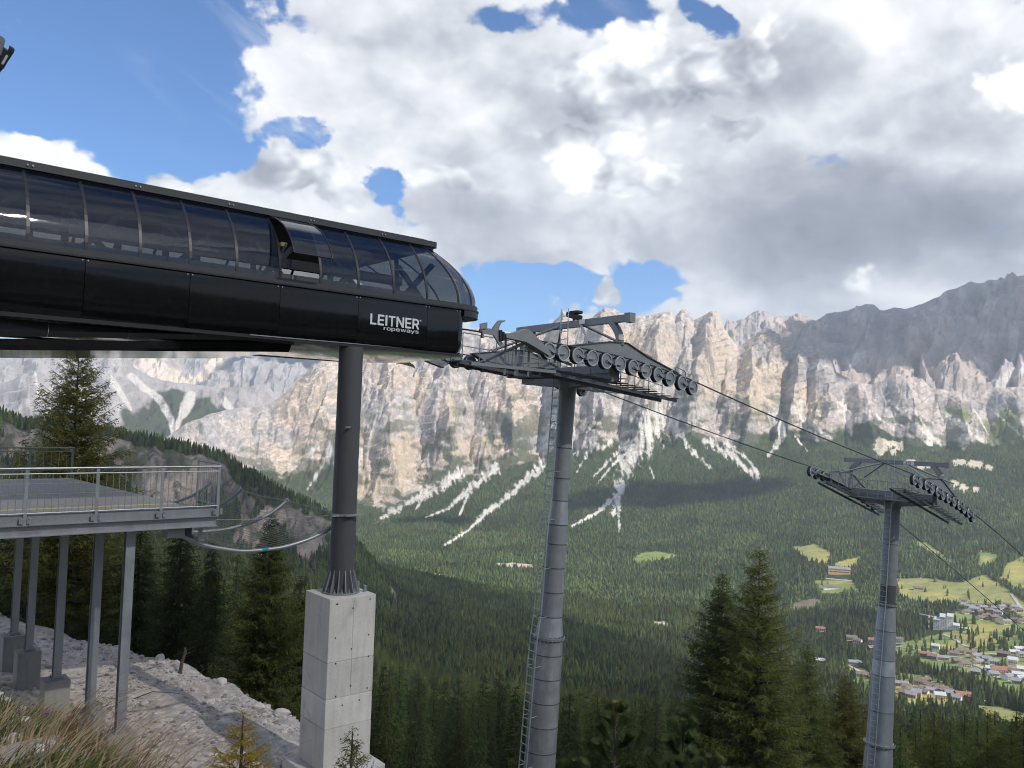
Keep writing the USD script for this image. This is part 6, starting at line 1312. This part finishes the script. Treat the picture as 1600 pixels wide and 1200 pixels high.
x, y, z, hg, r_, px, n = (q[k] for q in (x, y, z, hg, r, px, n))
order = np.argsort(r_); x, y, z, hg, r_, n = (q[order] for q in (x, y, z, hg, r_, n))
is_larch = (n + rgF.normal(size=len(n)) * .10) > .52
# the nearest 300 are trees of their own, of four builds
KINDS = []
for kd, (nm, seed, style, mat, rad, wh, pr, tw, tf, lab) in enumerate([('spruce_tree', 401, 'spruce', 'spruce', .155, 30, 8, 12, .052, 'dark green spruce in the dense wood on the slope below the towers'), ('spruce_tree', 402, 'spruce', 'forest_near', .135, 28, 8, 12, .050, 'green spruce in the dense wood on the slope below the towers'), ('larch_tree', 403, 'column', 'larch_green', .15, 26, 7, 13, .055, 'light green larch in the wood on the slope below the towers'), ('larch_tree', 404, 'larch', 'larch', .16, 26, 7, 13, .055, 'olive larch in the wood on the slope below the towers')]):
    KINDS.append((nm, style, mat, lab, conifer(seed, 1.0, rad, wh, pr, tw, tf, style, tufts=2)))
first = {}; n_ind = min(300, len(x))
kind_of = np.where(is_larch, 2 + (rgF.random(len(x)) < .45), (rgF.random(len(x)) < .5).astype(int))
GRP = ['dark spruces in the wood below the towers', 'green spruces in the wood below the towers', 'light larches in the wood below the towers', 'olive larches in the wood below the towers']
def tree_mesh_fix(m, s): return m
for i in range(n_ind):
    kd = int(kind_of[i]); nm, style, mat, lab, (tr, br, fo) = KINDS[kd]; path = numbered('/World', nm); xf = UsdGeom.Xform.Define(stage, path); prim = xf.GetPrim()
    if kd in first:
        prim.GetReferences().AddInternalReference(first[kd])
    else:
        first[kd] = path
        usdkit.mesh(stage, path + '/trunk', tr.apply_scale([1, 1, 1]) if False else TM(np.array(tr.vertices) * [.45, .45, 1], tr.faces), M['bark'], smooth=True); usdkit.mesh(stage, path + '/crown', fo, M[mat])
    xf.ClearXformOpOrder()
    xf.AddTranslateOp().Set(Gf.Vec3d(float(x[i]), float(y[i]), float(z[i]) - .3)); xf.AddRotateZOp().Set(float(rgF.uniform(0, 360))); s = float(hg[i]); w_ = s * float(rgF.uniform(.9, 1.2)); xf.AddScaleOp().Set(Gf.Vec3f(w_, w_, s))
    if path != first[kd]: prim.SetInstanceable(True)
    tag(prim, lab, 'tree', GRP[kd])
rest = np.arange(n_ind, len(x))
if len(rest):
    pi = instancer('slope_wood', [(KINDS[q][4][2], M[KINDS[q][2]]) for q in range(4)], np.stack([x, y, z - .3], 1)[rest], kind_of[rest], np.stack([hg, hg, hg], 1)[rest] * np.stack([rgF.uniform(.9, 1.2, len(rest))] * 2 + [np.ones(len(rest))], 1), None)
    tag(pi, 'dense conifer wood covering the shaded slope below the station', 'forest', None, 'stuff')
print('near trees', len(x))
mid_protos = [(cone_tree(500 + q, 9, 12, 1.0, (.15, .13, .17, .19)[q]), M['forest_near' if q != 3 else 'larch_green']) for q in range(4)]
a, r = sample(700, 2150, 36); hg = rgF.uniform(8, 23, len(a)); k, x, y, z, px, py, n, n2 = keep_forest(a, r, hg); ok = k & ~((px > 1390) & (py > 1040) & (rgF.random(len(a)) < .25))
P = np.stack([x, y, z - .4], 1)[ok]; s = hg[ok]; pi = instancer('valley_wood', mid_protos, P, np.where(rgF.random(len(P)) < np.clip((n[ok] - .46) * 5, .05, .8), 3, rgF.integers(0, 3, len(P))), np.stack([s * rgF.uniform(.8, 1.4, len(P))] * 2 + [s], 1), None)
tag(pi, 'continuous conifer forest filling the valley sides in the middle distance', 'forest', None, 'stuff'); print('mid trees', len(P))
far_protos = [(cone_tree(600 + q, 4, 7, 1.0, (.20, .17, .24)[q]), M['forest_far' if q < 2 else 'forest_light']) for q in range(3)]
a, r = sample(2150, 4010, 60); hg = rgF.uniform(7, 19, len(a)) * np.interp(r, [2150, 4000], [1, .85]); k, x, y, z, px, py, n, n2 = keep_forest(a, r, hg)
tl = np.interp(px, TL[:, 0], TL[:, 1]); ok = k & (py > tl + 5 + (n2 - .5) * 30) & ((r < 2600) | (px > 430)) & (rgF.random(len(a)) < np.interp(py - tl, [5, 60], [.45, 1.0]))
P = np.stack([x, y, z - .5], 1)[ok]; s = hg[ok]; pi = instancer('far_forest', far_protos, P, np.where(rgF.random(len(P)) < np.clip((n[ok] - .44) * 5, .04, .8), 2, rgF.integers(0, 2, len(P))), np.stack([s * rgF.uniform(.8, 1.45, len(P))] * 2 + [s], 1), None)
tag(pi, 'far conifer forest climbing to the screes under the cliffs', 'forest', None, 'stuff'); print('far trees', len(P))
s = rgF.uniform(9, 17, len(HILL_TREES)); pi = instancer('hill_wood', mid_protos, HILL_TREES, rgF.integers(0, 3, len(HILL_TREES)), np.stack([s * rgF.uniform(.9, 1.2, len(s))] * 2 + [s], 1), None)
tag(pi, 'dark conifers along the crest and in the gullies of the rocky hill', 'forest', None, 'stuff')
# undergrowth at the far lip of the gravel
# ------------------------------------------------------------------ small things on the near ground
rgS = np.random.default_rng(21)
def stone(seed, s):
    m = trimesh.creation.icosphere(1, 1.0); v = np.array(m.vertices); v = v * (1 + .55 * (meshkit.fbm(v * 1.7 + seed * 7.1, 3, seed) - .5)[:, None] * 2); v = np.sign(v) * np.abs(v) ** .85; return TM(v * np.array([1, .8, .6]) * s, m.faces)
def pebbles():
    M['rock_dark'] = stone_noise('rock_dark', (.13, .12, .115), (.27, .25, .235), 2.2, .95, .6, .05); pr = [(stone(700 + q, 1.0), M['rock_loose' if q < 3 else 'rock_dark']) for q in range(5)]; n = 20000; r = np.sqrt(rgS.uniform(13 ** 2, 42 ** 2, n)); a = rgS.uniform(az_of(-40), az_of(600), n); x, y = r * np.sin(a), r * np.cos(a); z = ground_z(x, y)
    px, py = proj(np.stack([x, y, z], -1)); cl = fbm2(x, y, 2.2, 3, 41); lim = np.interp(px, [-300, 0, 100, 200, 300, 420, 540, 640], [36, 35, 33.3, 32.2, 30.9, 28.2, 25.5, 24]) / np.cos(a)
    k = (r < lim) & (rgS.random(n) < sstep(cl, .35, .62) + .1); P = np.stack([x, y, z + .0], 1)[k]; s = np.exp(rgS.normal(-3.5, .55, k.sum())).clip(.012, .12)
    pi = instancer('rubble', pr, P, rgS.integers(0, 5, len(P)), np.stack([s, s, s], 1), None); tag(pi, 'small pale stones strewn over the gravel terrace', 'rubble', None, 'stuff')
pebbles()
for (px, py, s, lab) in [(22, 1072, .22, 'pale squarish boulder on the earth bank above the grass'), (12, 1062, .14, 'small pale stone left of the squarish boulder on the bank'), (52, 1078, .2, 'tan boulder leaning by the middle footings on the bank'), (56, 1086, .16, 'tan flat stone below the leaning boulder on the bank'), (32, 1133, .11, 'white rock among the thistles'), (14, 1143, .08, 'white stone at the left edge below the thistles'), (20, 1160, .09, 'pale rock in the dry grass at the lower left corner'), (58, 1176, .065, 'white stone half buried in the grass stalks'), (225, 1102, .16, 'bluish grey rock on the gravel right of the posts'), (78, 1042, .20, 'pale stone between the left footings'), (190, 1010, .18, 'stone lying by the posts on the gravel'), (345, 1068, .22, 'stone at the gravel edge near the spruces'), (440, 1118, .26, 'dark stone at the gravel edge close to the pier'), (405, 1108, .2, 'grey stone left of the dark one by the pier'), (250, 1030, .2, 'pale stone on the rim of the gravel under the spruces'), (130, 985, .25, 'pale boulder on the far rim of the gravel'), (318, 1052, .16, 'pale stone just right of the dark branch'), (205, 1090, .12, 'small stone beside the bluish grey rock'), (610, 1192, .2, 'pale rock right of the pier plinth'), (70, 1094, .13, 'small pale stone under the leaning boulder')]:
    P = on_ground(px, py, 6, 45); m = stone(int(px * 3 + py), s); single('rock', spread(m, P + Z * s * .25, px), M['rock_loose'], lab, 'rock')
P = on_ground(281, 1052, 12, 45); single('dead_branch', cat([tube([P - Z * .1, P + np.array([.05, 0, .35]), P + np.array([.12, .1, .7]), P + np.array([.1, .1, .86])], [.07, .06, .05, .03], 7), tube([P + np.array([.11, .1, .6]), P + np.array([.3, .1, .72])], [.03, .015], 5)]), M['bark'], 'dark broken branch standing upright in the gravel', 'branch')
P = on_ground(238, 1095, 10, 45); single('dead_branch', tube([P + np.array([-.6, -.1, .05]), P + np.array([0, 0, .28]), P + np.array([.7, .4, .12])], [.02, .016, .006], 5), M['bark'], 'thin dry twig lying across the gravel right of the posts', 'branch')
# dry grass, green tufts and thistles on the bank
def blades(n, box_, r0, r1, L, w, bend, seed, upr=.35):
    rg = np.random.default_rng(seed); V, F, k = [], [], 0; n_ = 0
    while n_ < n:
        px, py0 = rg.uniform(box_[0], box_[1]), 0; a = az_of(px, 1150); r = rg.uniform(r0, r1); x, y = r * math.sin(a), r * math.cos(a)
        if meshkit.fbm(np.array([[x / 1.1, y / 1.1, 0]]), 2, seed)[0] < .42: continue
        z = float(ground_z(x, y)); l = L * rg.uniform(.5, 1.15); an = rg.normal(.15, .7); d = np.array([math.cos(an), math.sin(an), 0]); s = np.linspace(0, 1, 6); P = np.array([x, y, z]) + d * (l * bend * rg.uniform(.5, 1.3) * s ** 1.8)[:, None] + Z * (l * s * (1 - upr * s))[:, None]; sd = np.cross(d, Z) * rg.choice([-1, 1]) + d * rg.normal() * .5; sd /= np.linalg.norm(sd); ww = w * (1 - s * .8) * rg.uniform(.7, 1.3)
        V.append(np.stack([P - sd * ww[:, None], P + sd * ww[:, None]], 1).reshape(-1, 3)); F += [[k + 2 * i, k + 2 * i + 1, k + 2 * i + 3] for i in range(5)] + [[k + 2 * i, k + 2 * i + 3, k + 2 * i + 2] for i in range(5)]; k += 12; n_ += 1
    return TM(np.vstack(V), F)
M['straw'] = foliage_mat('straw', (.20, .15, .075), (.50, .41, .24), .3, 2.0); M['grass_green'] = foliage_mat('grass_green', (.05, .075, .02), (.16, .18, .05), .3, 2.0); M['red_stalk'] = foliage_mat('red_stalk', (.14, .06, .035), (.30, .15, .08), .2, 2.0)
single('dry_grass', blades(1200, (-120, 320), 5.5, 14.0, .50, .0075, .75, 31), M['straw'], 'dry straw-coloured grass in the lower left corner', 'grass', kind='stuff')
single('green_grass', blades(4200, (-120, 280), 5.5, 18.0, .30, .010, .5, 32), M['grass_green'], 'low green weeds among the dry grass on the bank', 'grass', kind='stuff')
single('grass_stalks', blades(260, (90, 330), 7.4, 10.2, 1.0, .0048, .95, 33, .45), M['red_stalk'], 'long reddish seed stalks bending in front of the footings', 'grass', kind='stuff')
M['purple'] = stone_noise('purple', (.16, .02, .12), (.32, .05, .24), 30, .8, .1)
for (px, py, lab) in [(30, 1112, 'leftmost purple thistle on the bank'), (74, 1116, 'middle one of the three purple thistles, before the square footing'), (106, 1117, 'purple thistle closest to the grass-hidden footing')]:
    a = az_of(px, 1150); r = 10.2; d = ray(px, py); hh = math.hypot(d[0], d[1]); x, y, zt = r * d[0] / hh, r * d[1] / hh, r * d[2] / hh; zb = float(ground_z(x, y)); P = np.array([x, y, zb]); t = Thing('thistle', lab, 'thistle', P); top = np.array([x, y, zt])
    t.part('stem', tube([P, (P + top) / 2 + .02 * D, top], [.006, .005, .004], 5), M['grass_green']); t.part('flower_head', lathe(top, Z, [(-.012, 0), (-.008, .013), (.004, .011), (.010, .016), (.022, .019), (.02, .010), (.016, 0)], 10), M['purple']); t.part('bract', lathe(top - Z * .02, Z, [(0, 0), (.002, .012), (.014, .016), (.02, .008), (.02, 0)], 8), M['grass_green'])
    for q in range(4):
        c = P + (top - P) * (.2 + .18 * q); e = np.array([math.cos(q * 2.1), math.sin(q * 2.1), .2]); t.part('leaf', TM([c, c + e * .06 + np.cross(e, Z) * .015, c + e * .13, c + e * .06 - np.cross(e, Z) * .015], [[0, 1, 2], [0, 2, 3]]), M['grass_green'])
def plant(label, px, py, r, seed, mat):
    d = ray(px, py); hh = math.hypot(d[0], d[1]); x, y = r * d[0] / hh, r * d[1] / hh; zb = float(ground_z(x, y)); rg = np.random.default_rng(seed); V = []; n = 160; b = np.array([x, y, zb]) + rg.normal(size=(n, 3)) * [.25, .25, .02]; dd = rg.normal(size=(n, 3)) * [.6, .6, .3] + [0, 0, 1]; dd /= np.linalg.norm(dd, axis=1, keepdims=True); v, f = tri_batch(b, b + dd * rg.uniform(.15, .5, (n, 1)), np.full(n, .012), rg.normal(size=(n, 3))); single('weed', TM(v, f), M[mat], label, 'plant')
plant('low green weed at the right corner of the pier plinth', 600, 1188, 21.5, 5, 'larch_green'); plant('dry weed on the rocks right of the pier plinth', 622, 1196, 20.5, 6, 'straw')

# ------------------------------------------------------------------ clouds that shade parts of the land, and the air
def cloud_mat():
    g = Graph(); d = g.add('diffuse_bsdf', 'BSDF', color=(.92, .92, .93)); t = g.add('translucent_bsdf', 'BSDF', color=(.96, .96, .97)); return g.mat('cloud', surface=g.add('mix_closure', 'closure', fac=.85, closure1=d, closure2=t))
M['cloud'] = cloud_mat()
g = Graph(); M['thin_cloud'] = g.mat('thin_cloud', surface=g.add('mix_closure', 'closure', fac=.55, closure1=g.add('translucent_bsdf', 'BSDF', color=(.96, .96, .97)), closure2=g.add('transparent_bsdf', 'BSDF', color=(1, 1, 1))))
def cloud(label, poly, z_ground, alt, size, seed, mat='cloud'):
    """A cumulus so placed along the sun's rays that its shade falls on the polygon (world x, y)."""
    rg = np.random.default_rng(seed); poly = np.array(poly, float); lo, hi = poly.min(0), poly.max(0); sh = SUN[:2] / SUN[2] * (alt - z_ground); parts = []; sph = trimesh.creation.icosphere(2, 1.0); v0 = np.array(sph.vertices)
    gx = np.arange(lo[0], hi[0] + size, size * .75)
    for x in gx:
        for y in np.arange(lo[1], hi[1] + size, size * .75):
            p = np.array([x, y]) + rg.normal(size=2) * size * .18
            if not inside(np.array([p[0]]), np.array([p[1]]), [tuple(q) for q in poly])[0]: continue
            rr = size * rg.uniform(.62, .95); v = v0 * (1 + .25 * (meshkit.fbm(v0 * 2.2 + rg.random() * 50, 3, 3) - .5)[:, None] * 2); parts.append(TM(v * np.array([rr, rr, rr * .62]) + np.array([p[0] + sh[0], p[1] + sh[1], alt + rg.normal() * size * .12]), sph.faces))
    u_ = m3.Manifold.batch_boolean([m3.Manifold(m3.Mesh(vert_properties=np.asarray(p.vertices, np.float32), tri_verts=np.asarray(p.faces, np.uint32))) for p in parts], m3.OpType.Add); q = u_.to_mesh(); m = TM(q.vert_properties[:, :3], q.tri_verts); print('cloud', len(parts), len(q.tri_verts))
    me = single('cloud', m, M[mat], label, 'cloud', kind='stuff', smooth=True)
def pol(pts): return [(r * math.sin(math.radians(a)), r * math.cos(math.radians(a))) for a, r in pts]
cloud('broad cumulus high behind the view, shading the station and the near slopes', pol([(-50, 1750), (-33, 1700), (-22, 1650), (-14, 1700), (-9, 2300), (-5, 2150), (0, 1850), (6, 1650), (11, 1450), (17, 1250), (22, 1000), (28, 900), (40, 950), (70, 1600), (120, 2600), (180, 3000), (-120, 2600), (-80, 1900)]), -250, 4300, 190, 1, 'thin_cloud')
cloud('long cumulus high to the right, shading the right-hand mountain', [(2050, 6300), (1900, 5800), (2300, 5050), (2700, 4700), (3300, 4700), (5200, 4500), (5600, 6500), (4200, 7200), (2700, 6900)], 550, 4600, 260, 2)
cloud('small cumulus high to the right, shading the spur left of the right-hand mountain', [(1150, 4480), (1560, 4180), (1800, 4120), (1720, 4330), (1500, 4560), (1300, 4720)], 330, 4600, 110, 3)
cloud('small cumulus high up, shading a strip of forest under the screes', [(250, 3560), (420, 3680), (700, 3600), (1050, 3560), (1000, 3400), (600, 3400), (330, 3440)], -330, 4400, 90, 4)
cloud('small cumulus high up, shading the blue mountain on the far left', [(-2300, 7300), (-1500, 7000), (-1050, 7400), (-1300, 8600), (-2400, 8900)], 550, 6400, 240, 5)
cloud('thin cumulus high up, shading forest left of the fan scree', [(-420, 3540), (-200, 3500), (-160, 3420), (-400, 3440)], -430, 4400, 60, 6)
HAZE = 5.6e-5
g = Graph(); hv = g.mat('haze', volume=g.add('principled_volume', 'volume', color=(.80, .90, 1.0), density=HAZE, anisotropy=.25))
hb = trimesh.creation.box((20000, 13000, 2250)); single('haze', TM(np.array(hb.vertices) + [0, 4800, 425], hb.faces), hv, 'thin blue mountain air', 'haze', kind='stuff')
